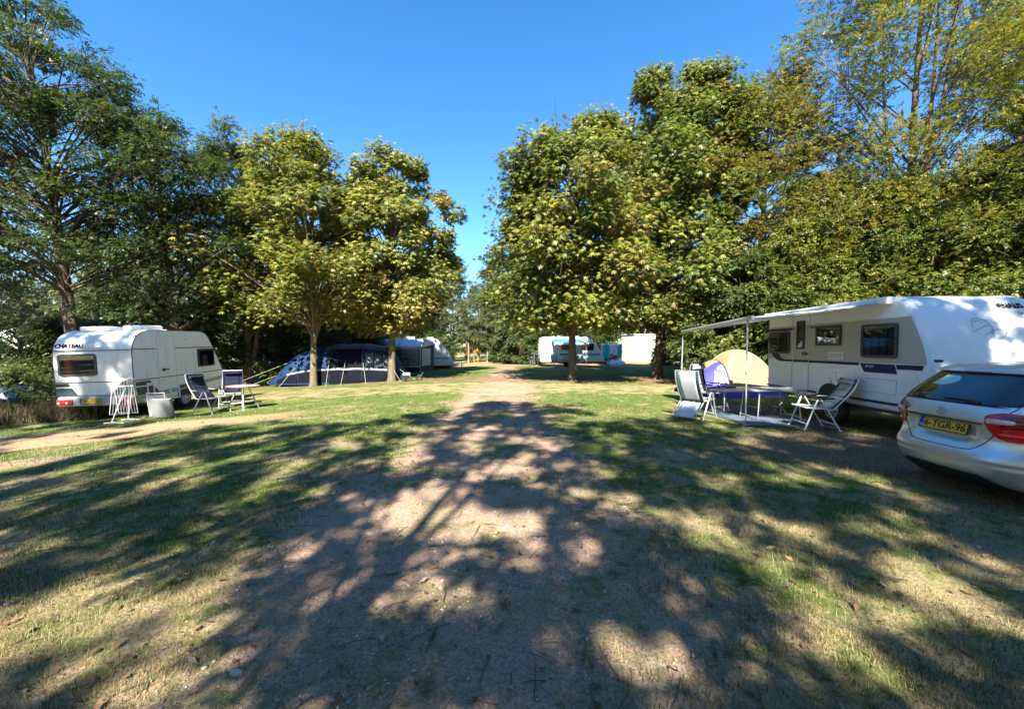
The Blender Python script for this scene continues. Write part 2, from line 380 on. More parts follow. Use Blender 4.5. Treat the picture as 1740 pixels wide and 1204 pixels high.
def blades(name, n, y0, y1, hmin, hmax, wid, dry, lay, label, contrast=2.6, clump=.9):
    x, y = view_points(n, y0, y1)
    keep = RG.random(n) > track_w(x, y) * .93
    keep &= RG.random(n) < np.clip(contrast * (fbm(x * clump, y * clump) - .36), .06, 1)
    keep &= ~((np.abs((x + 11.4) - .9 * (y - 8.2)) < 3.6) & (np.abs(y - .42 * x - 12.15) < 1.15) & (RG.random(n) < .93))
    x, y = x[keep], y[keep]; n = len(x)
    z = gz_np(x, y) + lumps(x, y) - .006
    a = RG.random(n) * 2 * np.pi; h = (hmin + (hmax - hmin) * RG.random(n) ** 1.6) * (0.5 + .07 * y); w = wid * (.7 + .6 * RG.random(n)) * (1 + .16 * y)
    lean = lay * (.3 + .9 * RG.random(n)); dx, dy = np.cos(a), np.sin(a)
    P0 = np.stack([x - dy * w, y + dx * w, z], -1); P1 = np.stack([x + dy * w, y - dx * w, z], -1)
    zt = h * np.sqrt(np.clip(1 - np.minimum(lean, .97) ** 2, .03, 1))
    T = np.stack([x + dx * h * lean, y + dy * h * lean, z + zt + .006], -1)
    co = np.stack([P0, P1, T], 1).reshape(-1, 3)
    pd = np.clip(dry + 1.6 * (fbm(x * .7 + 9, y * .7) - .45) + .25 * (RG.random(n) - .5), 0, 1)[:, None]
    gcol = np.array([.055, .085, .018]) * (0.6 + .9 * RG.random((n, 1))); scol = np.array([.30, .235, .115]) * (.55 + .8 * RG.random((n, 1)))
    c = np.where(RG.random((n, 1)) < pd, scol, gcol)
    o = np_mesh(name, co, tris=np.arange(3 * n).reshape(-1, 3), col=np.repeat(c, 3, 0), m=M['grass'])
    struct(o, 'stuff'); o['label'] = label
blades('grass', 230000, 1.3, 14, .012, .05, .0013, .40, .75, 'short worn grass across the camping field')
blades('grass_tufts', 120000, 1.3, 11, .03, .085, .0015, .25, .55, 'longer green grass standing in small tufts', 5.0, 2.3)
blades('dry_stalks', 120000, 1.3, 9, .03, .11, .0011, .95, .98, 'dry straw lying on the worn grass')

# fallen leaves (too many to count)
def leaf_litter(n):
    x, y = view_points(n, 1.4, 20, .9); x = np.where(RG.random(n) < .3, x, x)
    keep = RG.random(n) < .25 + .9 * fbm(x * .6 + 3, y * .6); x, y = x[keep], y[keep]; n = len(x)
    z = gz_np(x, y) + lumps(x, y) + .008
    s = (.008 + .030 * RG.random(n) ** 2.6) * np.clip(.62 + .07 * y, 0, 1.1); a = RG.random(n) * 6.283; t = (RG.random((n, 2)) - .5) * 1.0
    # 8-gon lobed outline with a curled middle, as 4 quads
    ang = np.linspace(0, 2 * np.pi, 9)[:-1]; rad = np.array([1.35, .72, .85, .6, .9, .6, .85, .7])
    px = np.cos(ang) * rad; py = np.sin(ang) * rad * .8
    pz = .35 * np.abs(py) + .10 * np.cos(ang * 2)
    px = np.r_[px, 0]; py = np.r_[py, 0]; pz = np.r_[pz, 0]
    ca, sa = np.cos(a)[:, None], np.sin(a)[:, None]; S = s[:, None]
    cur = (.2 + 1.6 * RG.random((n, 1)))
    lx = (px * ca - py * sa) * S; ly = (px * sa + py * ca) * S; lz = pz * cur * S + t[:, :1] * lx + t[:, 1:] * ly
    lz -= np.minimum(lz.min(1, keepdims=True), 0)
    co = np.stack([x[:, None] + lx, y[:, None] + ly, z[:, None] + lz], -1).reshape(-1, 3)
    base = np.array([[8, 0, 1, 2], [8, 2, 3, 4], [8, 4, 5, 6], [8, 6, 7, 0]])
    q = (base[None] + (np.arange(n) * 9)[:, None, None]).reshape(-1, 4)
    pal = np.array([[.16, .085, .04], [.24, .13, .05], [.10, .06, .035], [.33, .19, .06], [.30, .24, .14], [.13, .12, .04], [.40, .17, .04]])
    c = pal[RG.choice(len(pal), n, p=[.33, .15, .32, .03, .1, .06, .01])] * (.7 + .6 * RG.random((n, 1)))
    o = np_mesh('fallen_leaves', co, quads=q, col=np.repeat(c, 9, 0), m=M['litter']); struct(o, 'stuff'); o['label'] = 'brown fallen leaves scattered over the grass and track'
leaf_litter(4200)

# fallen twigs
def twigs(n):
    x, y = view_points(n, 1.5, 12, .9); z = gz_np(x, y) + lumps(x, y) + .006; mb = MB()
    for i in range(n):
        a = RG.random() * 6.283; l = .05 + .22 * RG.random() ** 2; p = Vector((x[i], y[i], z[i])); d = Vector((math.cos(a), math.sin(a), 0)); s_ = Vector((-d.y, d.x, 0)) * l * .12 * (RG.random() - .5)
        mb.tube([p, p + d * l * .5 + s_ + Vector((0, 0, .006)), p + d * l], [.0035, .0028, .0014], 4)
    o = mb.build('fallen_twigs', mat('dead_twig', (.09, .065, .045), .9, var=.4), None, 60); struct(o, 'stuff'); o['label'] = 'thin dead twigs lying on the ground'
twigs(520)

# pebbles in the track
def pebbles(n):
    x, y = view_points(n, 1.4, 15, .85); x = np.where(RG.random(n) < .75, -.42 + RG.normal(0, .95, n), x)
    keep = RG.random(n) < .12 + .9 * track_w(x, y) * fbm(x * 1.3, y * 1.3 + 50) * 1.6; x, y = x[keep], y[keep]; n = len(x)
    z = gz_np(x, y) + lumps(x, y) - .002
    s = .003 + .007 * RG.random(n) ** 2 + (RG.random(n) < .022) * (.006 + .018 * RG.random(n) ** 2)
    bm = bmesh.new(); bmesh.ops.create_icosphere(bm, subdivisions=1, radius=1); bm.verts.ensure_lookup_table()
    V = np.array([v.co[:] for v in bm.verts]); F = np.array([[v.index for v in f.verts] for f in bm.faces]); bm.free()
    k = len(V); j = 1 + .42 * (RG.random((n, k)) - .5)
    sc = np.stack([.7 + .7 * RG.random(n), .6 + .6 * RG.random(n), .35 + .35 * RG.random(n)], -1) * s[:, None]
    P = V[None] * j[:, :, None] * sc[:, None, :]; a = RG.random(n) * 6.283; ca, sa = np.cos(a)[:, None], np.sin(a)[:, None]
    co = np.stack([x[:, None] + P[..., 0] * ca - P[..., 1] * sa, y[:, None] + P[..., 0] * sa + P[..., 1] * ca, z[:, None] + P[..., 2]], -1).reshape(-1, 3)
    pal = np.array([[.31, .25, .21], [.24, .19, .16], [.40, .36, .31], [.17, .15, .14], [.30, .18, .12], [.62, .60, .57]])
    c = pal[RG.choice(6, n, p=[.3, .36, .07, .19, .06, .02])] * (.8 + .4 * RG.random((n, 1)))
    o = np_mesh('gravel', co, tris=(F[None] + (np.arange(n) * k)[:, None, None]).reshape(-1, 3), col=np.repeat(c, k, 0), m=M['stone'], smooth=True)
    struct(o, 'stuff'); o['label'] = 'loose gravel pressed into the dirt track'
pebbles(17000)

# ---------------------------------------------------------------- trees
def bark_mat(name, col, moss=.3):
    m = bpy.data.materials.new(name); m.use_nodes = True; nt = m.node_tree; L = nt.links; b = nt.nodes['Principled BSDF']
    tc = nt.nodes.new('ShaderNodeTexCoord'); mp = nt.nodes.new('ShaderNodeMapping'); mp.inputs['Scale'].default_value = (5, 5, 1.1); L.new(tc.outputs['Object'], mp.inputs[0])
    n = nt.nodes.new('ShaderNodeTexNoise'); n.inputs['Scale'].default_value = 3.5; n.inputs['Detail'].default_value = 8; n.inputs['Roughness'].default_value = .65; L.new(mp.outputs[0], n.inputs['Vector'])
    cr = nt.nodes.new('ShaderNodeValToRGB'); e = cr.color_ramp.elements; c = np.array(col)
    e[0].position = .3; e[0].color = (*(c * .42), 1); e[1].position = .72; e[1].color = (*(c * 1.5), 1)
    L.new(n.outputs['Fac'], cr.inputs[0])
    n2 = nt.nodes.new('ShaderNodeTexNoise'); n2.inputs['Scale'].default_value = 1.7; n2.inputs['Detail'].default_value = 5; L.new(tc.outputs['Object'], n2.inputs['Vector'])
    r = nt.nodes.new('ShaderNodeMapRange'); r.inputs[1].default_value = .5; r.inputs[2].default_value = .7; r.inputs[4].default_value = moss; L.new(n2.outputs['Fac'], r.inputs[0])
    mx = nt.nodes.new('ShaderNodeMix'); mx.data_type = 'RGBA'; mx.inputs[7].default_value = (.085, .095, .03, 1); L.new(r.outputs[0], mx.inputs[0]); L.new(cr.outputs[0], mx.inputs[6])
    L.new(mx.outputs[2], b.inputs['Base Color']); b.inputs['Roughness'].default_value = .9; b.inputs['Specular IOR Level'].default_value = .2
    bu = nt.nodes.new('ShaderNodeBump'); bu.inputs['Strength'].default_value = .8; bu.inputs['Distance'].default_value = .04; L.new(n.outputs['Fac'], bu.inputs['Height']); L.new(bu.outputs[0], b.inputs['Normal'])
    return m
M['bark'] = bark_mat('brown_bark', (.115, .085, .060)); M['palebark'] = bark_mat('pale_grey_bark', (.23, .20, .16), .15); M['mossbark'] = bark_mat('mossy_bark', (.15, .12, .075), .6)

def leaf_template(kind):
    """quads of one spray of leaves; local x = outward, z = up"""
    qs = []
    def leaf(o, d, n, L_, W):
        o, d, n = np.array(o, float), np.array(d, float), np.array(n, float); d /= np.linalg.norm(d); s = np.cross(d, n); s /= np.linalg.norm(s); n = np.cross(s, d)
        qs.append([o, o + d * L_ * .55 + s * W / 2 - n * W * .12, o + d * L_ - n * L_ * .12, o + d * L_ * .55 - s * W / 2 - n * W * .12])
    if kind == 'palmate':
        for k in range(7):
            a = R(-125 + 250 * k / 6); l = 1.0 - .38 * abs(k - 3) / 3
            leaf((0, 0, 0), (math.cos(a), math.sin(a), -.45), (.25, 0, 1), l, .34 * l)
    else:
        rr = random.Random(3)
        n = 6 if kind == 'oval' else 7
        for k in range(n):
            t = k / (n - 1); a = R((-60 if k % 2 else 60) * (1 - .8 * t) + rr.uniform(-15, 15))
            leaf((t * 1.0, rr.uniform(-.08, .08), rr.uniform(-.1, .1)), (math.cos(a), math.sin(a), rr.uniform(-.5, .1)), (rr.uniform(-.4, .4), rr.uniform(-.4, .4), 1), rr.uniform(.5, .7), .36 if kind == 'oval' else .27)
    return np.array(qs)          # (k,4,3)
TEMPL = {k: leaf_template(k) for k in ('palmate', 'oval', 'sprig')}

def tree_meshes(seed, H, cb, Rr, shape, nclump, nleaf, kind, lsize, pal, pw, rt, lean=(0, 0), fork=None, rc=.24, droop=.5, inner=.45, cluster=1.0, nlimb=None, holes=0.0, up=0.0, limbk=1.0, stray=.22):
    """returns (trunk mesh, crown mesh). H height, cb height of lowest foliage, Rr crown radius, shape(t) 0..1 radius along the crown"""
    g_ = np.random.default_rng(seed); rr = random.Random(seed)
    # trunk axis
    def axis_at(z):
        t = z / H; return np.array([lean[0] * t + .25 * math.sin(3.1 * t + seed) * t, lean[1] * t + .25 * math.cos(2.7 * t + seed * 2) * t, z])
    tr = MB(); zt = H * .86; n = 11
    pts = [axis_at(zt * i / (n - 1)) for i in range(n)]; rad = [rt * ((1 - i / (n - 1)) ** .8 * .93 + .07) for i in range(n)]
    pts[0][2] = -.12
    pts.insert(1, axis_at(.18)); rad[0] = rt * 1.55; rad.insert(1, rt * 1.12)
    tr.tube(pts, rad, 10)
    for fk in (fork or []):                                   # extra stems rising from a low fork
        z0, dx, dy, z1, r0 = fk; b0 = axis_at(z0); e = np.array([dx, dy, z1])
        P = [b0 * (1 - u) + e * u + np.array([dx, dy, 0]) * .35 * math.sin(math.pi * u) for u in np.linspace(0, 1, 6)]
        tr.tube(P, [r0 * (1 - .8 * u) for u in np.linspace(0, 1, 6)], 8)
    # clumps
    C = []; tries = 0
    while len(C) < nclump and tries < nclump * 60:
        tries += 1
        t = g_.random(); s = shape(t)
        if g_.random() > (.25 + s): continue
        z = cb + (H - cb) * t; a = g_.random() * 2 * np.pi; rho = Rr * s * (inner + (1 - inner) * math.sqrt(g_.random())) * (.84 + .22 * math.sin(3 * a + seed + 5 * t) + .16 * math.sin(5 * a - 8 * t + 2 * seed))
        c = axis_at(z) + np.array([math.cos(a) * rho, math.sin(a) * rho, 0])
        if holes and math.sin(c[0] * 1.9 + seed) * math.sin(c[1] * 1.7) * math.sin(c[2] * 1.5 + 1) > 1 - holes: continue
        C.append((c, t, a, rho))
    # limbs
    for i, (c, t, a, rho) in enumerate(C):
        if nlimb and i >= nlimb: break
        z0 = max(min(c[2] - rho * (.55 + up) - .2, zt * .97), cb * (.82 if cb > 1 else .3) + .2 * rr.random()); z0 = max(.15, min(z0, c[2] - .05)) ; b0 = axis_at(z0)
        mid = b0 * .5 + c * .5 + np.array([0, 0, .10 * rho]) + g_.normal(0, .08, 3) * rho * .5
        r0 = limbk * max(.016, min(rt * .42, .013 * np.linalg.norm(c - b0) + .012)) * (1 - .45 * z0 / H)
        u = np.linspace(0, 1, 6)[:, None]; P = (1 - u) ** 2 * b0 + 2 * u * (1 - u) * mid + u ** 2 * c
        tr.tube(P, [r0 * (1 - .8 * v) + .004 for v in u[:, 0]], 5, False)
        for _ in range(3):
            e = c + g_.normal(0, 1, 3) * Rr * rc * .55; tr.tube([P[4], P[4] * .45 + e * .55 + [0, 0, .1], e], [.012, .008, .003], 4, False)
    # leaves
    T = TEMPL[kind]; K = len(T); pos = []; out = []; cid = []
    for i, (c, t, a, rho) in enumerate(C):
        m_ = int(nleaf * (.6 + .8 * g_.random())); d = g_.normal(0, 1, (m_, 3)); d /= np.linalg.norm(d, axis=1, keepdims=True)
        r_ = Rr * rc * (.65 + .7 * g_.random()) * (1 - .35 * t); rad_ = g_.random((m_, 1)) ** (1 / 2.2)
        rad_ = np.where(g_.random((m_, 1)) < stray, rad_ * (1.05 + .38 * g_.random((m_, 1))), rad_); p = c + d * rad_ * r_ * np.array([1, 1, .62]) * cluster
        pos.append(p); o = d * np.array([1, 1, .35]) + .55 * np.array([math.cos(a), math.sin(a), .15 + up]); out.append(o); cid.append(np.full(m_, i))
    pos = np.concatenate(pos); out = np.concatenate(out); cid = np.concatenate(cid); n = len(pos)
    x = out + g_.normal(0, .35, (n, 3)); x[:, 2] -= droop * (.3 + g_.random(n)); x /= np.linalg.norm(x, axis=1, keepdims=True)
    upv = np.array([0, 0, 1.0]) + g_.normal(0, .42, (n, 3)) + .35 * out; y = np.cross(upv, x); y /= np.linalg.norm(y, axis=1, keepdims=True) + 1e-9; z = np.cross(x, y)
    s = lsize * (.65 + .7 * g_.random(n))
    co = pos[:, None, None, :] + s[:, None, None, None] * (T[None, ..., 0:1] * x[:, None, None] + T[None, ..., 1:2] * y[:, None, None] + T[None, ..., 2:3] * z[:, None, None])
    co[..., 2] = np.maximum(co[..., 2], .03)
    pal = np.array(pal); pw = np.array(pw) / sum(pw)
    cc = pal[g_.choice(len(pal), nclump, p=pw)]; mixf = g_.random((n, 1)) * .75
    tt = np.array([q[1] for q in C])
    c1 = cc[cid] * mixf + pal[g_.choice(len(pal), n, p=pw)] * (1 - mixf); c1 = c1 * (.72 + .56 * g_.random((n, 1)))
    colr = np.repeat(c1, K * 4, 0)
    return tr, co.reshape(-1, 3), np.arange(n * K * 4).reshape(-1, 4), colr

def make_tree(name, label, cat, loc, spec, bark='bark', group=None, rz=0.0, trunk_name='trunk', crown='crown'):
    t = thing(name, label, cat, loc, rz, group)
    tr, co, qd, col = tree_meshes(**spec)
    tr.build(trunk_name, M[bark], t, 60)
    np_mesh(crown, co, quads=qd, col=col, m=M['leaf'], parent=t)
    return t

egg = lambda t: math.sin(math.pi * min(1, max(0, .10 + .86 * t ** .85))) ** .62
dome = lambda t: (max(0.02, 1 - t ** 2.3)) ** .5 * (.72 + .28 * min(1, t * 5))
tall = lambda t: math.sin(math.pi * min(1, .16 + .80 * t)) ** .5
bushy = lambda t: max(.05, 1 - t ** 3) ** .5
G_CHEST = [[.075, .120, .020], [.145, .17, .026], [.24, .23, .038], [.21, .15, .04], [.26, .15, .045]]
G_YEL = [[.11, .145, .027], [.19, .21, .036], [.28, .265, .048], [.25, .155, .045]]
G_OAK = [[.028, .052, .015], [.046, .078, .021], [.07, .10, .028], [.11, .13, .036]]
G_LIME = [[.095, .135, .026], [.16, .18, .036], [.25, .21, .05], [.27, .18, .06]]
G_DARK = [[.040, .070, .018], [.070, .106, .026], [.13, .155, .036]]
G_BROWN = [[.13, .13, .028], [.22, .17, .04], [.26, .16, .045], [.10, .115, .026]]
G_HORN = [[.09, .14, .025], [.16, .20, .034], [.25, .26, .05], [.055, .09, .02]]
G_PALE = [[.10, .13, .05], [.15, .17, .06], [.08, .11, .05]]
G_FAR = [[.06, .095, .04], [.10, .135, .05], [.15, .17, .065]]
GC = 'horse chestnuts standing in rows either side of the track'

def P(x, y): return (x, y, gz(x, y))
make_tree('chestnut_tree', 'slender yellow-green chestnut with a forked trunk in front of the blue tunnel tent', 'tree', P(-10.0, 19.8),
    dict(seed=21, H=12.0, cb=3.4, Rr=4.5, shape=egg, nclump=150, nleaf=130, kind='palmate', lsize=0.170, pal=G_YEL, pw=[.38, .38, .16, .08], rt=.17, fork=[(2.2, .9, .3, 9, .11), (2.4, -1.2, -.4, 8.2, .10), (2.7, .4, -1.1, 8.5, .08)], holes=.35, lean=(.2, 0), up=.5), 'mossbark', GC)
make_tree('chestnut_tree', 'bushy chestnut with orange-tinged lower leaves beside the right end of the blue tent', 'tree', P(-6.3, 20.6),
    dict(seed=22, H=11.3, cb=2.8, Rr=3.7, shape=egg, holes=.25, nclump=150, nleaf=166, kind='palmate', lsize=0.170, pal=G_YEL + [[.05, .08, .015]], pw=[.3, .28, .2, .1, .12], rt=.19, lean=(.3, 0)), 'mossbark', GC)
make_tree('chestnut_tree', 'broad olive-green chestnut whose trunk stands in front of the far caravan', 'tree', P(2.9, 18.8),
    dict(seed=23, H=11.8, cb=2.6, Rr=4.6, shape=egg, nclump=210, nleaf=174, kind='palmate', lsize=0.174, pal=G_CHEST, pw=[.40, .34, .18, .05, .03], rt=.20), 'bark', GC)
make_tree('chestnut_tree', 'tallest and deepest green chestnut, its dark trunk in front of the white shed', 'tree', P(7.9, 21.4),
    dict(seed=24, H=15.9, cb=2.8, Rr=4.7, shape=tall, nclump=280, nleaf=181, kind='palmate', lsize=0.183, pal=G_CHEST, pw=[.5, .32, .12, .04, .02], rt=.26, lean=(1.0, 0)), 'bark', GC)
# oaks on the left
GO = 'dark oaks along the left edge of the field'
oak = dict(kind='oval', lsize=.155, pal=G_OAK, pw=[.3, .35, .25, .1], droop=.3)
make_tree('oak_tree', 'tallest dark oak with a leaning bare trunk, at the far left behind the old caravan', 'tree', P(-17.7, 16.2), dict(seed=31, H=16.4, cb=5.4, Rr=4.8, shape=tall, nclump=185, nleaf=112, rt=.27, lean=(-2.4, .2), rc=.2, holes=.35, inner=.42, **oak), 'bark', GO)
make_tree('oak_tree', 'dark oak rising right behind the roof of the old caravan', 'tree', P(-15.4, 18.2), dict(seed=32, H=12.8, cb=3.4, Rr=3.9, shape=tall, nclump=140, nleaf=112, holes=.25, rt=.22, lean=(-.8, .2), rc=.22, inner=.2, **oak), 'bark', GO)
make_tree('oak_tree', 'dark twin-stemmed oak behind the blue camping chairs', 'tree', P(-14.4, 21.5), dict(seed=33, H=13.8, cb=3.2, Rr=3.7, shape=egg, nclump=140, nleaf=105, holes=.25, rt=.24, fork=[(.3, .9, .1, 9, .17)], rc=.22, inner=.2, **oak), 'bark', GO)
make_tree('oak_tree', 'dark oak cut off by the left edge of the view', 'tree', P(-22.5, 15.0), dict(seed=34, H=14.0, cb=5.0, Rr=4.6, shape=tall, nclump=110, nleaf=90, holes=.4, rt=.25, rc=.2, inner=.2, **oak), 'bark', GO)
# limes and other trees down the right-hand side
GR = 'mixed trees behind the caravan with the awning'
make_tree('lime_tree', 'tall thin-leaved lime with bare upright branches against the sky, above the awning caravan', 'tree', P(16.4, 16.4),
    dict(seed=41, H=20.5, cb=3.0, Rr=5.6, shape=tall, nclump=290, nleaf=105, kind='sprig', lsize=.16, pal=G_LIME, pw=[.35, .3, .2, .15], rt=.22, nlimb=60, limbk=.55, fork=[(4.2, 1.2, .5, 17.5, .11), (5.5, -.9, .6, 17, .09), (6.5, .5, -.9, 18, .08)], rc=.2, up=.7, droop=.2, inner=.25, cluster=1.15), 'bark', GR)
make_tree('lime_tree', 'bronze-topped lime between the tallest chestnut and the bare-branched lime', 'tree', P(12.9, 20.6),
    dict(seed=42, H=15.2, cb=2.0, Rr=4.2, shape=egg, nclump=210, nleaf=101, kind='sprig', lsize=0.191, pal=G_BROWN, pw=[.4, .22, .13, .25], rt=.24), 'palebark', GR)
make_tree('lime_tree', 'sparse leaning lime at the upper right edge with a slanting dark limb', 'tree', P(21.5, 17.0),
    dict(seed=43, H=19.0, cb=3.0, Rr=5.2, shape=tall, nclump=200, nleaf=100, kind='sprig', lsize=.16, pal=G_LIME + G_DARK[:1], pw=[.3, .25, .15, .1, .2], rt=.24, nlimb=80, limbk=.6, fork=[(2.5, 2.0, .5, 14, .16)], rc=.2, up=.5, inner=.25, lean=(1.5, 0)), 'bark', GR)
make_tree('beech_tree', 'dark leafy tree filling the right edge behind the front of the awning caravan', 'tree', P(19.6, 12.6),
    dict(seed=44, holes=.25, H=12.0, cb=1.2, Rr=4.0, shape=tall, nclump=190, nleaf=108, kind='oval', lsize=0.158, pal=G_HORN, pw=[.3, .15, .08, .47], rt=.22), 'bark', GR)
make_tree('hornbeam_tree', 'green layered tree directly over the roof of the awning caravan', 'tree', P(14.4, 17.6),
    dict(seed=45, holes=.25, H=9.4, cb=.6, Rr=3.9, shape=dome, nclump=210, nleaf=116, kind='oval', lsize=0.149, pal=G_HORN, pw=[.35, .3, .15, .2], rt=.16), 'bark', GR)
make_tree('hornbeam_tree', 'green layered tree above the front end of the awning caravan', 'tree', P(17.4, 14.4),
    dict(seed=46, holes=.3, H=8.6, cb=.6, Rr=3.6, shape=dome, nclump=190, nleaf=116, kind='oval', lsize=0.149, pal=G_HORN, pw=[.35, .25, .1, .3], rt=.15), 'bark', GR)
make_tree('hazel_bush', 'tall dark-leaved bush directly behind the beige dome tent', 'bush', P(10.4, 17.3),
    dict(seed=47, H=5.6, cb=.25, Rr=2.7, shape=dome, nclump=150, nleaf=108, kind='oval', lsize=0.158, pal=G_DARK + G_YEL[:2], pw=[.35, .3, .2, .1, .05], rt=.09, inner=.6), 'bark', GR, trunk_name='stem', crown='foliage')
make_tree('hazel_bush', 'yellow-green tall bush over the rear corner of the awning caravan', 'bush', P(12.3, 17.2),
    dict(seed=48, H=7.2, cb=.3, Rr=2.9, shape=dome, nclump=170, nleaf=108, kind='oval', lsize=0.158, pal=G_CHEST[:3] + G_BROWN[:1], pw=[.35, .35, .15, .15], rt=.1, inner=.6), 'bark', GR, trunk_name='stem', crown='foliage')
# undergrowth on the left
GU = 'undergrowth along the left edge'
ub = make_tree('undergrowth_bush', 'dark shady bush behind the left end of the blue tunnel tent', 'bush', P(-13.0, 24.5),
    dict(seed=51, H=5.2, cb=.2, Rr=3.2, shape=bushy, nclump=130, nleaf=116, kind='oval', lsize=0.174, pal=G_DARK, pw=[.4, .4, .2], rt=.1, inner=.6), 'bark', GU, trunk_name='stem', crown='foliage')
def pd(x, y, **k): return dict(loc=P(x, y), group=GU, **k)
dup(ub, **pd(-12.2, 28.0, rz=2.1, label='dark shady bush between the two yellow chestnut trunks, behind the blue tent', scale=(1.1, 1.1, .95)))
dup(ub, **pd(-12.8, 31.0, rz=4.0, label='dark bush behind the left half of the blue tunnel tent', scale=1.05))
dup(ub, **pd(-17.8, 20.2, rz=1.0, label='dark bush behind the sloping front of the old caravan', scale=(1, 1, .85)))
dup(ub, **pd(-21.0, 19.0, rz=3.3, label='dark bush above the roof of the old caravan', scale=(.8, .8, .7)))
hb = make_tree('low_hedge_bush', 'low leafy bush left of the old caravan', 'bush', P(-15.2, 12.4),
    dict(seed=52, H=1.6, cb=.1, Rr=1.5, shape=bushy, nclump=60, nleaf=87, kind='oval', lsize=0.108, pal=G_DARK + G_LIME[:1], pw=[.3, .3, .2, .2], rt=.04, inner=.5), 'bark', GU, trunk_name='stem', crown='foliage')
dup(hb, **pd(-17.9, 13.0, rz=2.0, label='low leafy bush at the left edge beside the dark blue cover', scale=1.15))
dup(hb, **pd(-13.6, 13.6, rz=4.0, label='low leafy bush touching the rear of the old caravan', scale=.9))
# far field: a row of trees closing off the field
GF = 'trees closing off the far end of the field'
fts = []
for sd, H_, kd in ((61, 14.5, 'oval'), (62, 12.5, 'sprig'), (63, 16, 'oval')):
    fts.append(make_tree('field_tree', 'green tree in the far row closing off the field', 'tree', P(0, 52),
        dict(seed=sd, H=H_, cb=1.2, Rr=4.4, shape=tall, nclump=110, nleaf=92, kind=kd, lsize=0.249, pal=G_FAR, pw=[.45, .35, .2], rt=.22, inner=.4), 'bark', GF))
r_ = random.Random(5); first = [True] * 3
row = [(-46, 44), (-41, 47), (-36, 43), (-31, 47), (-27, 42), (-23, 47), (-19, 44), (-15, 49), (-11.5, 46), (-8.6, 50), (-1.0, 47), (2.2, 51), (5.6, 46), (8.2, 55), (13.5, 60), (20.5, 57), (24, 47), (23, 47), (27, 43), (31, 46), (36, 42), (41, 45), (25, 34), (31, 33), (28, 26), (34, 25)]
for i, (x, y) in enumerate(row):
    k = i % 3; s = .85 + .3 * r_.random(); loc = P(x, y); a = r_.random() * 6.28
    if first[k]: first[k] = False; fts[k].location = loc; fts[k].scale = (s,) * 3
    else: dup(fts[k], loc, a, scale=s)
dup(fts[1], P(-5.6, 66), 1.0, 'distant bluish tree seen in the gap between the chestnuts', .95, GF)
dup(fts[0], P(-2.0, 70), 2.0, 'distant tree just right of the gap between the chestnuts', 1.0, GF)
dup(fts[2], P(-10.0, 68), 3.0, 'distant tree just left of the gap between the chestnuts', .9, GF)
# young birches and bushes at the far end
yb = make_tree('young_birch', 'thin pale young tree at the far end of the track, nearest the orange bush', 'tree', P(-4.75, 43),
    dict(seed=71, H=6.5, cb=2.2, Rr=1.3, shape=egg, nclump=40, nleaf=31, kind='sprig', lsize=0.216, pal=G_PALE + G_FAR[1:], pw=[.2, .1, .2, .3, .2], rt=.10), 'palebark', 'thin young trees at the far end of the track')
for x, y, s, l in ((-3.75, 43.5, 1.05, 'second thin pale young tree from the left at the far end of the track'), (-2.7, 43, .8, 'short thin pale young tree in the middle of the far end of the track'), (-2.2, 45, .7, 'shortest thin pale young tree at the far end of the track'), (-1.4, 42.6, .95, 'thin pale young tree just left of the dark round bush'), (-7.2, 37.5, 1.1, 'thin pale young tree behind the bushes right of the white awning')):
    dup(yb, P(x, y), s * 9, l, s, 'thin young trees at the far end of the track')
make_tree('autumn_bush', 'small orange-yellow bush at the far end of the track', 'bush', P(-4.2, 43.8), dict(seed=72, H=3.4, cb=.2, Rr=.9, shape=egg, nclump=40, nleaf=43, kind='sprig', lsize=0.166, pal=[[.42, .23, .03], [.34, .24, .04], [.25, .2, .05]], pw=[.4, .35, .25], rt=.05), 'palebark', trunk_name='stem', crown='foliage')
GB = 'bushes around the far end of the field'
fb = make_tree('field_bush', 'large dark round bush left of the far caravan', 'bush', P(.9, 38.5), dict(seed=73, H=6.4, cb=.2, Rr=2.5, shape=bushy, nclump=130, nleaf=87, kind='oval', lsize=0.199, pal=G_DARK + G_FAR[:1], pw=[.4, .3, .15, .15], rt=.1, inner=.6), 'bark', GB, trunk_name='stem', crown='foliage')
for x, y, s, l in ((-1.2, 40.5, .45, 'small bush at the foot of the thin young trees'), (-6.4, 35.2, .5, 'low green bush right of the white awning'), (-8.2, 37, .75, 'taller green bush behind the white awning'), (14.6, 36.5, .62, 'green bush right of the white shed'), (17.0, 33, .8, 'green bush behind the dome tent and the shed'), (9.0, 41, .8, 'dark bush behind the clothes drying beside the far caravan'), (5.2, 42, .95, 'dark bush behind the roof of the far caravan'), (13.2, 26, .75, 'bush under the tallest chestnut, right of its trunk'), (-12.5, 36, .9, 'bush behind the roof of the second caravan'), (-17, 33, .95, 'bush behind the dark oaks')):
    dup(fb, P(x, y), s * 17, l, s if s > .6 else (s, s, s * .8), GB)
pt = make_tree('willow_tree', 'nearest large pale sunlit tree in the open field at the far left', 'tree', P(-33.5, 27), dict(seed=74, H=8.5, cb=.6, Rr=3.3, shape=egg, nclump=90, nleaf=58, kind='sprig', lsize=0.249, pal=G_PALE, pw=[.4, .3, .3], rt=.14), 'palebark')
for x, y, s, l in ((-41, 31, 1.1, 'pale tree in the open field, just left of the nearest pale tree'), (-45, 41, 1.3, 'pale tree furthest off in the open field at the left edge'), (-29, 27.5, .8, 'smaller pale tree in the open field, beside the tall oak trunk')):
    dup(pt, P(x, y), s * 5, l, s, 'pale sunlit trees in the open field at the left')
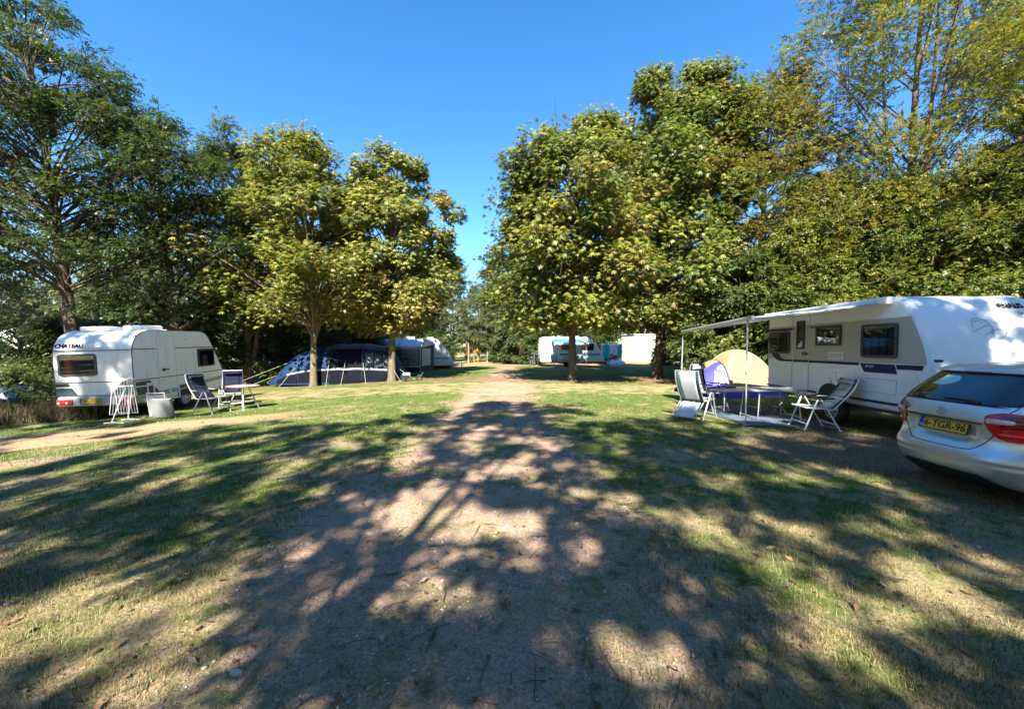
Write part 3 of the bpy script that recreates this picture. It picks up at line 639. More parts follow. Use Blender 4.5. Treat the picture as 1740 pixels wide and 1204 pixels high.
# trees behind the viewpoint: they throw the dappled shade over the foreground
GV = 'trees standing behind the viewpoint'
lv = 'tree standing behind the viewpoint and shading the foreground'
rt_ = dict(pal=G_LIME, pw=[.4, .3, .2, .1], rt=.14, inner=.1, nlimb=26)
b1 = make_tree('roadside_tree', lv, 'tree', P(-2.2, -6.2), dict(seed=81, H=15.0, cb=5.6, Rr=4.3, shape=tall, nclump=330, nleaf=28, kind='oval', lsize=.18, rc=.055, stray=.1, **rt_), 'bark', GV)
b2 = make_tree('roadside_tree', lv, 'tree', P(8.4, -6.4), dict(seed=82, H=16.2, cb=5.6, Rr=4.4, shape=tall, nclump=330, nleaf=28, kind='sprig', lsize=.21, rc=.055, stray=.1, **rt_), 'bark', GV)
b3 = make_tree('roadside_tree', lv, 'tree', P(-13.6, -3.4), dict(seed=83, H=16.6, cb=12.2, Rr=3.8, shape=bushy, nclump=105, nleaf=34, kind='oval', lsize=.18, rc=.08, stray=.1, **rt_), 'bark', GV)
for k, x, y, s, a in ((1, -7.2, -5.8, .80, 1.0), (0, -11.6, -6.0, .78, 2.2), (1, 5.4, -6.6, 1.04, 3.0), (0, 13.0, -6.4, 1.05, 4.0), (0, 2.0, -7.6, .9, 1.6), (0, -17.5, -6.0, .75, 5.4)):
    dup((b1, b2)[k], P(x, y), a, None, s, GV)
GW = 'unseen trees added behind the viewpoint to block sky light'  # unseen ring of trees, added to cut the fill light from the sky
for i, (x, y) in enumerate([(-44, -6), (-38, -14), (-31, -19), (-25, -22), (-19, -23), (-13, -24), (-7, -23), (-1, -24), (5, -23), (11, -24), (17, -23), (23, -22), (29, -19), (36, -13), (42, -5), (-36, 4), (34, 4), (-34, 14)]):
    dup(fts[i % 3], P(x, y), i * 1.3, 'unseen tree added behind the viewpoint to block sky light', .92 + .1 * (i % 2), GW)
# ---------------------------------------------------------------- caravans
def smooth_profile(pts, n=3):
    """closed polygon; points given as (y, z, r) get rounded with radius r"""
    out = []; k = len(pts)
    for i in range(k):
        p = np.array(pts[i][:2], float); r = pts[i][2] if len(pts[i]) > 2 else 0
        a = np.array(pts[i - 1][:2], float) - p; b = np.array(pts[(i + 1) % k][:2], float) - p
        if r:
            la, lb = np.linalg.norm(a), np.linalg.norm(b); r = min(r, la * .49, lb * .49); p0 = p + a / la * r; p1 = p + b / lb * r
            m = max(n, int(r * 16))
            for t in np.linspace(0, 1, m + 1): out.append(tuple((1 - t) ** 2 * p0 + 2 * t * (1 - t) * p + t * t * p1))
        else: out.append(tuple(p))
    return out
def edge_at(poly, z):
    out = []
    for (y0, z0), (y1, z1) in zip(poly, poly[1:] + poly[:1]):
        if (z0 - z) * (z1 - z) <= 0 and z0 != z1: out.append((y0 + (y1 - y0) * (z - z0) / (z1 - z0),))
    return out
def inset(poly, d):
    P_ = np.array(poly); e = np.roll(P_, -1, 0) - P_; e /= np.linalg.norm(e, axis=1, keepdims=True) + 1e-9
    n = np.stack([-e[:, 1], e[:, 0]], 1); v = n + np.roll(n, 1, 0); v /= np.linalg.norm(v, axis=1, keepdims=True) + 1e-9
    area = np.sum(P_[:, 0] * np.roll(P_[:, 1], -1) - np.roll(P_[:, 0], -1) * P_[:, 1])
    return P_ + v * d * (1 if area > 0 else -1)
def slab(profile, W, r, k=4):
    mb = MB(); rings = []
    xs = [(-W / 2 + r * (1 - math.sin(t)), r * (1 - math.cos(t))) for t in np.linspace(math.pi / 2, 0, k + 1)]
    xs += [(-x, i) for x, i in reversed(xs)]
    for x, i in xs:
        q = inset(profile, i); rings.append([(x, y, z) for y, z in q])
    return mb.loft(rings, True, True)
SIDE = lambda W: dict(O=(W / 2 + .001, 0, 0), U=(0, 1, 0), V=(0, 0, 1))
REAR = dict(O=(0, -.001, 0), U=(1, 0, 0), V=(0, 0, 1))
LSIDE = lambda W: dict(O=(-W / 2 - .001, 0, 0), U=(0, -1, 0), V=(0, 0, 1))

def window(parent, u0, v0, u1, v1, pl, curtain=None, r=.05, net=None, fw=.05):
    fr = MB().frame(u0, v0, u1, v1, fw, pl['O'], pl['U'], pl['V'], .030, r).build('window', M['dark'], parent)
    MB().prism(rrect(u0 + fw * .8, v0 + fw * .8, u1 - fw * .8, v1 - fw * .8, r * .6), pl['O'], pl['U'], pl['V'], .004).build('painted_interior_shade', M['void'], fr)  # flat dark plate: the shade of the room put in as colour
    O2 = Vector(pl['O']) + Vector(pl['U']).cross(Vector(pl['V'])) * .02
    MB().prism(rrect(u0 + fw * .7, v0 + fw * .7, u1 - fw * .7, v1 - fw * .7, r * .6), O2, pl['U'], pl['V'], .004).build('pane', M['pane'], fr)
    O1 = Vector(pl['O']) + Vector(pl['U']).cross(Vector(pl['V'])) * .007
    for c in (curtain or []):
        cu0, cu1, cv0, cv1, m = c; n = 14; mb = MB(); N_ = Vector(pl['U']).cross(Vector(pl['V']))
        mb.grid(lambda a, b: O1 + Vector(pl['U']) * (cu0 + (cu1 - cu0) * a) + Vector(pl['V']) * (cv0 + (cv1 - cv0) * b) + N_ * (.004 * math.sin(a * 22)), 24, 2)
        mb.build('curtain', m, fr)
    return fr
def wheel(parent, c, r, w, side=1, rim=None):
    wh = MB(); prof = [(r * .62, w / 2), (r * .9, w / 2), (r, w * .32), (r, -w * .32), (r * .9, -w / 2), (r * .62, -w / 2)]; rings = []
    for a, b in prof: rings.append([(c[0] + b * side, c[1] + a * math.cos(t), c[2] + a * math.sin(t)) for t in np.linspace(0, 2 * math.pi, 29)[:-1]])
    wh.loft(rings, True, True); o = wh.build('wheel', M['black'], parent)
    rm = MB(); X = c[0] + side * (w / 2 + .004)
    for k in range(9):
        a = 2 * math.pi * k / 9
        rm.prism([(r * .16 * math.cos(a - .25), r * .16 * math.sin(a - .25)), (r * .60 * math.cos(a - .20), r * .60 * math.sin(a - .20)), (r * .60 * math.cos(a + .20), r * .60 * math.sin(a + .20)), (r * .16 * math.cos(a + .25), r * .16 * math.sin(a + .25))], (X, c[1], c[2]), (0, side, 0), (0, 0, 1), .01)
    ring = [[(X + dx, c[1] + rr_ * math.cos(t), c[2] + rr_ * math.sin(t)) for t in np.linspace(0, 2 * math.pi, 25)[:-1]] for rr_, dx in ((r * .55, .006 * side), (r * .60, .014 * side), (r * .66, .006 * side))]
    rm.loft(ring, True, False)
    rm.loft([[(X + dx, c[1] + rr_ * math.cos(t), c[2] + rr_ * math.sin(t)) for t in np.linspace(0, 2 * math.pi, 17)[:-1]] for rr_, dx in ((r * .2, .006 * side), (r * .15, .02 * side), (.001, .022 * side))], True, False)
    rm.build('rim', rim or M['alu'], o); return o
def strokes(parent, name, polys, pl, m, w=.008, d=.003, fn=None):
    mb = MB(); O, U, V = Vector(pl['O']), Vector(pl['U']), Vector(pl['V']); N_ = U.cross(V)
    for p in polys:
        P_ = np.array(p, float)
        if len(P_) > 2:                                   # Catmull-Rom
            Q = []; E = np.vstack([2 * P_[0] - P_[1], P_, 2 * P_[-1] - P_[-2]])
            for i in range(1, len(E) - 2):
                for t in np.linspace(0, 1, 6, endpoint=False):
                    Q.append(.5 * (2 * E[i] + (E[i + 1] - E[i - 1]) * t + (2 * E[i - 1] - 5 * E[i] + 4 * E[i + 1] - E[i + 2]) * t * t + (3 * E[i] - E[i - 1] - 3 * E[i + 1] + E[i + 2]) * t ** 3))
            Q.append(P_[-1]); P_ = np.array(Q)
        T = np.gradient(P_, axis=0); T /= np.linalg.norm(T, axis=1, keepdims=True) + 1e-9; n = np.stack([-T[:, 1], T[:, 0]], 1); k = len(P_)
        ww = w / 2 * np.clip(np.minimum(np.arange(k), np.arange(k)[::-1]) / 2 + .35, 0, 1)[:, None]
        A, B = P_ + n * ww, P_ - n * ww; f = fn or (lambda q: O + U * float(q[0]) + V * float(q[1]) + N_ * d)
        mb.add([f(q) for q in A] + [f(q) for q in B], [(i, i + 1, k + i + 1, k + i) for i in range(k - 1)])
    return mb.build(name, m, parent, 0)
def roof_hatch(parent, x, y, z, sx, sy, h=.12):
    MB().box((x, y, z + h / 2), (sx, sy, h), bev=.05, seg=3).build('roof_hatch', M['plainwhite'], parent)
def seam(parent, pts, r=.008, m=None, name='trim_line'):
    return MB().tube(pts, r, 5).build(name, m or M['dark'], parent)
def plate(parent, O, U, V, txt, w=.52, h=.11, tsize=.105):
    O, U, V = Vector(O), Vector(U).normalized(), Vector(V).normalized(); N_ = U.cross(V)
    p = MB().prism(rrect(-w / 2 - .012, -h / 2 - .012, w / 2 + .012, h / 2 + .012, .012), O, U, V, .010).build('number_plate', M['dark'], parent)
    MB().prism(rrect(-w / 2 + .045, -h / 2, w / 2, h / 2, .008), O + N_ * .0105, U, V, .003).build('yellow_field', M['yellow'], p)
    MB().prism(rrect(-w / 2, -h / 2, -w / 2 + .044, h / 2, .006), O + N_ * .0105, U, V, .003).build('blue_strip', M['eublue'], p)
    text_on('NL', .034, O + N_ * .0145 - U * (w / 2 - .022) - V * (h * .28), U, V, M['plainwhite'], p, depth=.001)
    text_on(txt, tsize, O + N_ * .0145 + U * .022, U, V, M['black'], p, depth=.001, bold=.0022)
    return p

# --- the old caravan on the left (rear end towards the viewer) ---
def old_caravan():
    W = 2.0
    t = thing('caravan', 'old white caravan on the left with grey stripes, orange curtain and red tail lights', 'caravan', (-11.62, 10.99, -.435), rot=(.022, -.022, .11))
    prof = smooth_profile([(.38, .40), (3.95, .40), (4.18, .56, .1), (4.08, 1.05, .2), (3.57, 1.95, .5), (3.20, 2.52, .75), (0.0, 2.52, .80), (0.0, .72), ])
    body = slab(prof, W, .035).build('body', M['oldwhite'], t, 30); S = SIDE(W)
    # dark piping round the edge of the right-hand and left-hand walls
    q = inset(prof, .012); ry = lambda z: min(p_[0] for p_ in edge_at(prof, z))
    for sx in (1, -1): MB().tube([(sx * (W / 2 - .012), y, z) for y, z in list(q)[2:]], .013, 6).build('edge_piping', M['dark'], t)
    # belt lines
    for z, segs in ((1.96, ((.03, .86), (1.68, 3.55))), (1.075, ((.0, .90), (.93, 1.64), (1.68, 4.06)))):
        for a, b in segs: MB().box((W / 2 + .004, (a + b) / 2, z), (.012, b - a, .022)).build('belt_line', M['dark'], t)
    for z in (1.95, 1.07): MB().box((0, -.006, z), (W - .04, .014, .02)).build('belt_line', M['dark'], t)
    # door
    d = MB().prism(rrect(.92, .62, 1.63, 2.33, .05), S['O'], S['U'], S['V'], .004).build('door', M['oldwhite'], t)
    MB().frame(.905, .605, 1.645, 2.345, .010, S['O'], S['U'], S['V'], .006, .06).build('door_frame', M['lightgrey'], d)
    MB().box((W / 2 + .03, 1.10, 1.30), (.03, .10, .07), bev=.012).box((W / 2 + .05, 1.20, 1.31), (.02, .16, .03), bev=.008).build('handle', M['black'], d)
    # side stripes
    for nm, poly, m in (('stripe', [(.06, 1.03), (.56, 1.03), (.66, .91), (.04, .91)], 'dark'), ('stripe', [(.04, .87), (.69, .87), (.90, .64), (.10, .64)], 'dark'),
                        ('stripe', [(.12, .61), (3.98, .88), (4.05, .76), (.92, .52), (.14, .52)], 'grey'), ('stripe', [(1.68, .745), (2.3, .79), (2.3, .70), (1.68, .63)], 'dark')):
        MB().prism(poly, S['O'], S['U'], S['V'], .004).build(nm, M[m], t)
    for a, b, z0, z1 in ((.42, .70, .52, .96), (1.30, 1.72, .36, .74)):
        MB().frame(a, z0, b, z1, .045, (W / 2 + .006, 0, 0), S['U'], S['V'], .012, .02).build('hatch_frame', M['plainwhite'], t)
    text_on('Calista', .12, (W / 2 + .004, 1.02, .96), (0, 1, 0), (0, 0, 1), M['lightgrey'], t, shear=.3)
    window(t, 2.68, 1.28, 3.55, 1.90, S, curtain=[(2.95, 3.20, 1.33, 1.68, M['plainwhite'])], r=.06)
    # rear wall
    window(t, -.86, 1.25, .10, 1.86, REAR, curtain=[(-.70, -.53, 1.29, 1.78, mat('orange_curtain', (.52, .10, .05), .8)), (-.12, .02, 1.30, 1.38, mat('wooden_box', (.5, .27, .12), .7))], r=.09)
    for sx in (-1, 1):
        MB().prism([(sx * .985, 1.045), (sx * .66, 1.045), (sx * .60, .955), (sx * .985, .955)][::sx * -1], REAR['O'], REAR['U'], REAR['V'], .004).build('stripe', M['dark'], t)
        MB().prism([(sx * .985, .92), (sx * .58, .92), (sx * .43, .70), (sx * .985, .70)][::sx * -1], REAR['O'], REAR['U'], REAR['V'], .004).build('stripe', mat('slate_decal', (.025, .045, .052), .5), t)
    bp = MB().box((0, .06, .54), (1.94, .18, .28), bev=.05, seg=3).build('bumper', M['grey'], t)
    for sx in (-1, 1):
        l = MB().box((sx * .76, -.035, .53), (.40, .035, .15), bev=.012).build('tail_light', M['red'], t)
        for dx in (-.14, .06): MB().box((sx * .76 + dx * 1, -.054, .51), (.055, .006, .06), bev=.003).build('clear_lens', M['clearlens'], l)
    plate(t, (-.10, -.034, .54), (1, 0, 0), (0, 0, 1), 'WJ-57-NJ')
    ct = text_on('CHATEAU', .155, (-.60, ry(2.085) - .012, 2.085), (1, 0, 0), (0, ry(2.15) - ry(2.02), .13), M['ink'], t, depth=.003, bold=.0055); conform(ct, lambda z: ry(z) - .012)
    MB().box((-.02, ry(2.02) - .012, 2.02), (.5, .03, .025), bev=.008).build('rain_strip', M['lightgrey'], t)
    MB().frame(.62, 1.20, .84, 1.26, .012, REAR['O'], REAR['U'], REAR['V'], .02, .01).build('grab_handle', M['plainwhite'], t)
    MB().box((W / 2 + .012, .16, 2.34), (.02, .05, .05), bev=.008).build('marker_lamp', M['red'], t)
    MB().box((W / 2 + .012, 2.15, 2.24), (.02, .14, .045), bev=.008).build('awning_lamp', mat('cream_lens', (.7, .62, .45), .3), t)
    roof_hatch(t, -.25, .75, 2.50, .75, .70, .13); roof_hatch(t, .42, 1.25, 2.50, .62, .75, .17); roof_hatch(t, 0, 2.4, 2.5, .4, .4, .08)
    # running gear
    for sx in (-1, 1):
        w = wheel(t, (sx * .88, 2.02, .31), .31, .17, sx, M['lightgrey'])
        MB().prism([(2.02 + .40 * math.cos(a), .40 + .36 * math.sin(a)) for a in np.linspace(0, math.pi, 15)], (sx * (W / 2 + .001) if sx > 0 else -W / 2 - .004, 0, 0), (0, 1, 0), (0, 0, 1), .003).build('wheel_arch', M['black'], t)
        MB().tube([(sx * .55, .42, .42), (sx * .74, .05, .05)], .022, 6).box((sx * .75, .04, .02), (.14, .12, .03)).build('corner_steady', M['dark'], t)
        MB().tube([(sx * .55, 3.7, .42), (sx * .72, 3.95, .05)], .022, 6).box((sx * .73, 3.96, .02), (.14, .12, .03)).build('corner_steady', M['dark'], t)
    MB().box((0, 2.0, .36), (1.6, 3.2, .08)).box((0, 2.02, .31), (1.6, .08, .08)).build('chassis', M['dark'], t)
    MB().tube([(.4, 4.1, .42), (0, 5.0, .45), (-.4, 4.1, .42)], .035, 6).box((0, 5.1, .45), (.12, .3, .12), bev=.02).tube([(0, 4.85, .75), (0, 4.85, .12)], .025, 6).build('drawbar', M['steel'], t)
    return t
old_caravan()

# --- the caravan with the awning on the right (front end towards the viewer) ---
def awning_caravan():
    W = 2.16
    t = thing('caravan', 'large white caravan with blue stripe and beige window band, awning stretched out on its side', 'caravan', (8.36, 11.18, gz(8, 8)), math.pi - .059)
    prof = smooth_profile([(0.04, .62), (4.69, .62, .05), (4.69, 1.38, .5), (4.43, 2.10, .8), (4.02, 2.66, .55), (.04, 2.66, .22), (0.0, 1.9, .3)])
    slab(prof, W, .06).build('body', M['white'], t, 30); S = SIDE(W)
    fp = lambda z: max(p_[0] for p_ in edge_at(prof, z))   # front edge of the side wall
    # beige band on the side
    zz = np.linspace(1.40, 2.24, 12); lo = [(0.05, 1.40)] + [(fp(z) - .05, z) for z in zz] + [(.05, 2.24)]
    MB().prism(lo, S['O'], S['U'], S['V'], .003).build('window_band', M['beige'], t)
    MB().box((W / 2 + .004, 2.3, 2.245), (.01, 4.1, .012)).build('trim_line', M['lightgrey'], t)
    # blue stripe and swoosh
    MB().prism([(.62, 1.335), (3.20, 1.335), (3.20, 1.395), (.50, 1.395)], (W / 2 + .005, 0, 0), S['U'], S['V'], .003).build('stripe', M['navy'], t)
    MB().prism([(3.22, 1.385), (4.00, 1.385), (4.06, 1.21), (3.34, 1.21)], (W / 2 + .006, 0, 0), S['U'], S['V'], .003).build('stripe', M['navy'], t)
    MB().prism([(4.03, 1.385), (4.56, 1.385), (4.52, 1.30), (4.06, 1.30)], (W / 2 + .006, 0, 0), S['U'], S['V'], .003).build('stripe', M['navy'], t)
    text_on('SPORT', .07, (W / 2 + .010, 3.46, 1.325), (0, 1, 0), (0, 0, 1), M['lightgrey'], t, depth=.001)
    sw = [(.06, 2.06), (.06, 1.95), (.09, 1.80), (.16, 1.62), (.28, 1.46), (.42, 1.38), (.62, 1.335), (1.0, 1.335), (.78, 1.385), (.62, 1.44), (.56, 1.52), (.36, 1.56), (.24, 1.68), (.15, 1.85), (.12, 2.06)]
    MB().prism(sw, (W / 2 + .007, 0, 0), S['U'], S['V'], .003).build('swoosh', M['navy'], t)
    MB().prism([(.06, 2.14), (1.16, 2.14), (1.16, 2.20), (.06, 2.20)], (W / 2 + .006, 0, 0), S['U'], S['V'], .003).build('stripe', M['navy'], t)
    MB().prism([(1.73, 2.165), (2.2, 2.165), (2.2, 2.185), (1.73, 2.195)], (W / 2 + .006, 0, 0), S['U'], S['V'], .003).build('stripe', M['navy'], t)
    # windows, door
    S2 = dict(O=(W / 2 + .010, 0, 0), U=S['U'], V=S['V'])
    netc = mat('net_curtain', (.32, .33, .34), .9)
    window(t, .15, 1.54, 1.00, 2.12, S2, curtain=[(.45, .95, 1.58, 2.05, netc)], r=.06)
    window(t, 1.96, 1.74, 2.72, 2.19, S2, r=.05)
    window(t, 3.26, 1.50, 4.06, 2.15, S2, curtain=[(3.36, 3.98, 1.55, 2.05, netc)], r=.06)
    d = MB().prism(rrect(1.12, .66, 1.71, 2.48, .08), S['O'], S['U'], S['V'], .0035).build('door', M['white'], t)
    MB().prism([(1.125, 1.40), (1.705, 1.40), (1.705, 2.24), (1.125, 2.24)], (W / 2 + .005, 0, 0), S['U'], S['V'], .003).build('door_band', M['beige'], d)
    MB().frame(1.10, .64, 1.73, 2.50, .022, S['O'], S['U'], S['V'], .014, .09).build('door_frame', M['plainwhite'], d)
    MB().frame(1.105, .645, 1.725, 2.495, .007, (W / 2 + .0145, 0, 0), S['U'], S['V'], .002, .085).build('door_seal', M['dark'], d)
    window(d, 1.28, 1.66, 1.56, 2.36, S2, curtain=[(1.33, 1.51, 1.7, 2.3, netc)], r=.03, fw=.04)
    MB().frame(1.50, 1.50, 1.62, 1.59, .02, (W / 2 + .009, 0, 0), S['U'], S['V'], .02, .04).box((W / 2 + .025, 1.66, 1.545), (.02, .07, .05), bev=.01).build('handle', M['dark'], d)
    # grille, service hatches, wheel arch
    g = MB().frame(2.36, 1.43, 2.78, 1.60, .018, (W / 2 + .005, 0, 0), S['U'], S['V'], .010, .01)
    for k in range(6): g.box((W / 2 + .012, 2.57, 1.455 + k * .024), (.012, .38, .010))
    g.build('fridge_grille', M['plainwhite'], t)
    for a, b, z0, z1 in ((3.18, 4.06, .82, 1.10), (2.40, 2.62, 1.00, 1.17)):
        h = MB().prism(rrect(a, z0, b, z1, .02), S['O'], S['U'], S['V'], .004).build('service_hatch', M['white'], t)
        MB().frame(a, z0, b, z1, .014, (W / 2 + .0055, 0, 0), S['U'], S['V'], .006, .03).build('hatch_frame', M['lightgrey'], h)
        for u in ((a + .14, b - .14) if b - a > .5 else (a + .1,)): MB().box((W / 2 + .014, u, z1 - .045), (.018, .07, .022), bev=.005).build('latch', M['plainwhite'], h)
    yw = 2.44
    arch = [(yw + .43 * math.cos(a), .62 + .36 * math.sin(a)) for a in np.linspace(0, math.pi, 21)]
    MB().prism(arch, (W / 2 - .001, 0, 0), S['U'], S['V'], .005).build('wheel_arch', M['plainwhite'], t)
    MB().prism([(yw + .36 * math.cos(a), .62 + .28 * math.sin(a)) for a in np.linspace(0, math.pi, 21)], (W / 2 + .0045, 0, 0), S['U'], S['V'], .003).build('arch_opening', M['black'], t)
    MB().box((W / 2 + .012, yw + .02, .945), (.02, .05, .05), bev=.01).build('marker_lamp', M['orange'], t)
    MB().box((W / 2 + .012, .10, .80), (.02, .07, .03), bev=.006).build('marker_lamp', M['red'], t)
    for sx in (-1, 1): wheel(t, (sx * (W / 2 - .13), yw, .32), .32, .19, sx)
    # lower trim: dark line, silver skirt rail
    for y_, l_ in ((1.0, 1.98), (3.82, 1.66)): MB().box((W / 2 + .006, y_, .655), (.02, l_, .035)).build('trim_line', M['navy'], t)
    MB().box((W / 2 - .02, 3.78, .575), (.05, 1.76, .10), bev=.02).box((W / 2 - .02, 1.0, .575), (.05, 1.94, .10), bev=.02).build('skirt_rail', M['lightgrey'], t)
    MB().box((0, 2.4, .5), (1.7, 4.0, .16)).box((0, yw, .34), (1.8, .09, .09)).build('chassis', M['dark'], t)
    for sx in (-1, 1):
        for y in (.35, 4.25): MB().tube([(sx * .6, y, .52), (sx * .82, y + (.2 if y > 1 else -.2), .05)], .024, 6).box((sx * .84, y + (.2 if y > 1 else -.2), .02), (.16, .14, .03)).build('corner_steady', M['steel'], t)
    MB().tube([(.45, 4.6, .52), (0, 5.55, .48), (-.45, 4.6, .52)], .04, 6).box((0, 5.62, .48), (.12, .3, .12), bev=.02).tube([(0, 5.35, .8), (0, 5.35, .2)], .028, 6).build('drawbar', M['steel'], t)
    wheel(t, (0, 5.35, .12), .11, .07, 1)
    # front wall
    z0, z1 = 2.28, 2.5; a = np.array([0, fp(z1) - fp(z0), z1 - z0]); a /= np.linalg.norm(a)
    def fpl(x, z, off=.02): return dict(O=Vector((x, fp(z) + off, z)), U=Vector((-1, 0, 0)), V=Vector((0, a[1], a[2])))
    def curve_text(txt, size, x, z, **k):
        v1 = (0, (fp(z + .05) - fp(z - .05)), .1); return conform(text_on(txt, size, (x, fp(z) + .010, z), (-1, 0, 0), v1, M['ink'], t, depth=.002, **k), lambda q: fp(q) + .030)
    kn = curve_text('KNAUS', .165, -.60, 2.43, bold=.0075)
    for v in kn.data.vertices: v.co.x = -.60 + (v.co.x + .60) * .76
    curve_text('Sport', .085, -.72, 2.30, shear=.3)
    E_ = [[(405, 540), (420, 470), (460, 410), (520, 400), (590, 430), (640, 500), (650, 540), (630, 600), (500, 670)], [(370, 605), (480, 560), (600, 510), (640, 510)], [(620, 690), (640, 610), (700, 570), (760, 580), (770, 610)], [(690, 705), (780, 660), (820, 600), (800, 530), (770, 490)], [(440, 455), (510, 440), (560, 480)], [(600, 405), (630, 430), (600, 450)], [(705, 470), (755, 475), (740, 510)]]
    v1 = Vector((0, fp(2.2) - fp(1.9), .3)).normalized()
    strokes(t, 'bird_emblem', [[((x - 600) * .00122, -(y - 550) * .00122) for x, y in p] for p in E_], dict(O=(.0, fp(2.03) + .016, 2.03), U=Vector((-1, 0, 0)), V=v1), M['grey'], .011, .0, fn=lambda q: Vector((-.02 - q[0], fp(2.03 + q[1] * .93) + .010, 2.03 + q[1] * .93)))
    SE = [[(510, 560), (620, 400), (800, 270)], [(580, 790), (700, 580), (850, 470), (1150, 470)], [(680, 950), (800, 740), (950, 640), (1080, 620)], [(820, 990), (1050, 880), (1180, 680)], [(370, 715), (530, 705)], [(490, 890), (630, 900)], [(900, 180), (990, 280), (1130, 470)]]
    strokes(t, 'bird_emblem', [[(3.00 + (x - 780) * .00052, 1.90 - (y - 620) * .00042) for x, y in p] for p in SE], dict(O=(W / 2 + .006, 0, 0), U=Vector((0, 1, 0)), V=Vector((0, 0, 1))), M['grey'], .022, .001)
    MB().box((0, fp(2.58), 2.58), (1.98, .012, .01)).build('trim_line', M['lightgrey'], t)
    MB().box((.94, fp(1.47) , 1.47), (.14, .01, .05)).build('badge', M['navy'], t)
    for y in (1.1, 2.9): roof_hatch(t, 0, y, 2.65, .6, .6, .07)
    # awning: cassette on the wall, cloth, front rail, arms, two legs (all local: x outwards, y forwards)
    th = math.pi - .059; Rm = Matrix.Rotation(-th, 3, 'Z'); o0 = Vector((8.36, 11.18, gz(8, 8)))
    loc = lambda x, y, z: Rm @ (Vector((x, y, z)) - o0)
    MB().box((W / 2 + .065, 1.95, 2.565), (.13, 3.95, .15), bev=.03, seg=3).build('awning_cassette', M['plainwhite'], t)
    pA, pB = loc(4.97, 11.48, 2.06), loc(4.95, 8.32, 2.205); cA, cB = Vector((W / 2 + .12, .05, 2.52)), Vector((W / 2 + .12, 3.88, 2.54))
    eA, eB = pA.lerp(pB, -.01), pA.lerp(pB, 1.06)
    cl = mat('pale_awning_cloth', (.62, .63, .64), .85, trans=.3)
    MB().grid(lambda a_, b_: (cA.lerp(cB, a_)).lerp(eA.lerp(eB, a_), b_) - Vector((0, 0, .05 * math.sin(math.pi * b_))), 12, 8).build('awning_cloth', cl, t, solid=.004)
    rl = MB().tube([eA, eB], .042, 10).build('awning_rail', M['alu'], t)
    for a_, c_ in ((.03, .06), (.97, .96)):
        e = eA.lerp(eB, a_); c = cA.lerp(cB, c_); m_ = e.lerp(c, .5) + Vector((0, .25 if a_ > .5 else .6, -.03)); MB().tube([e, m_, c], .02, 6).build('awning_arm', M['alu'], t)
    for p_, gx_ in ((pA, loc(4.93, 11.50, gz(4.9, 11))), (pB, loc(4.965, 8.32, gz(4.9, 8)))):
        MB().tube([p_, p_.lerp(gx_, .5)], .020, 8).tube([p_.lerp(gx_, .48), gx_], .015, 8).box(gx_ + Vector((0, 0, .01)), (.09, .09, .02), bev=.005).box(p_.lerp(gx_, .5), (.05, .05, .06), bev=.01).build('awning_leg', M['alu'], t)
    return t
awning_caravan()

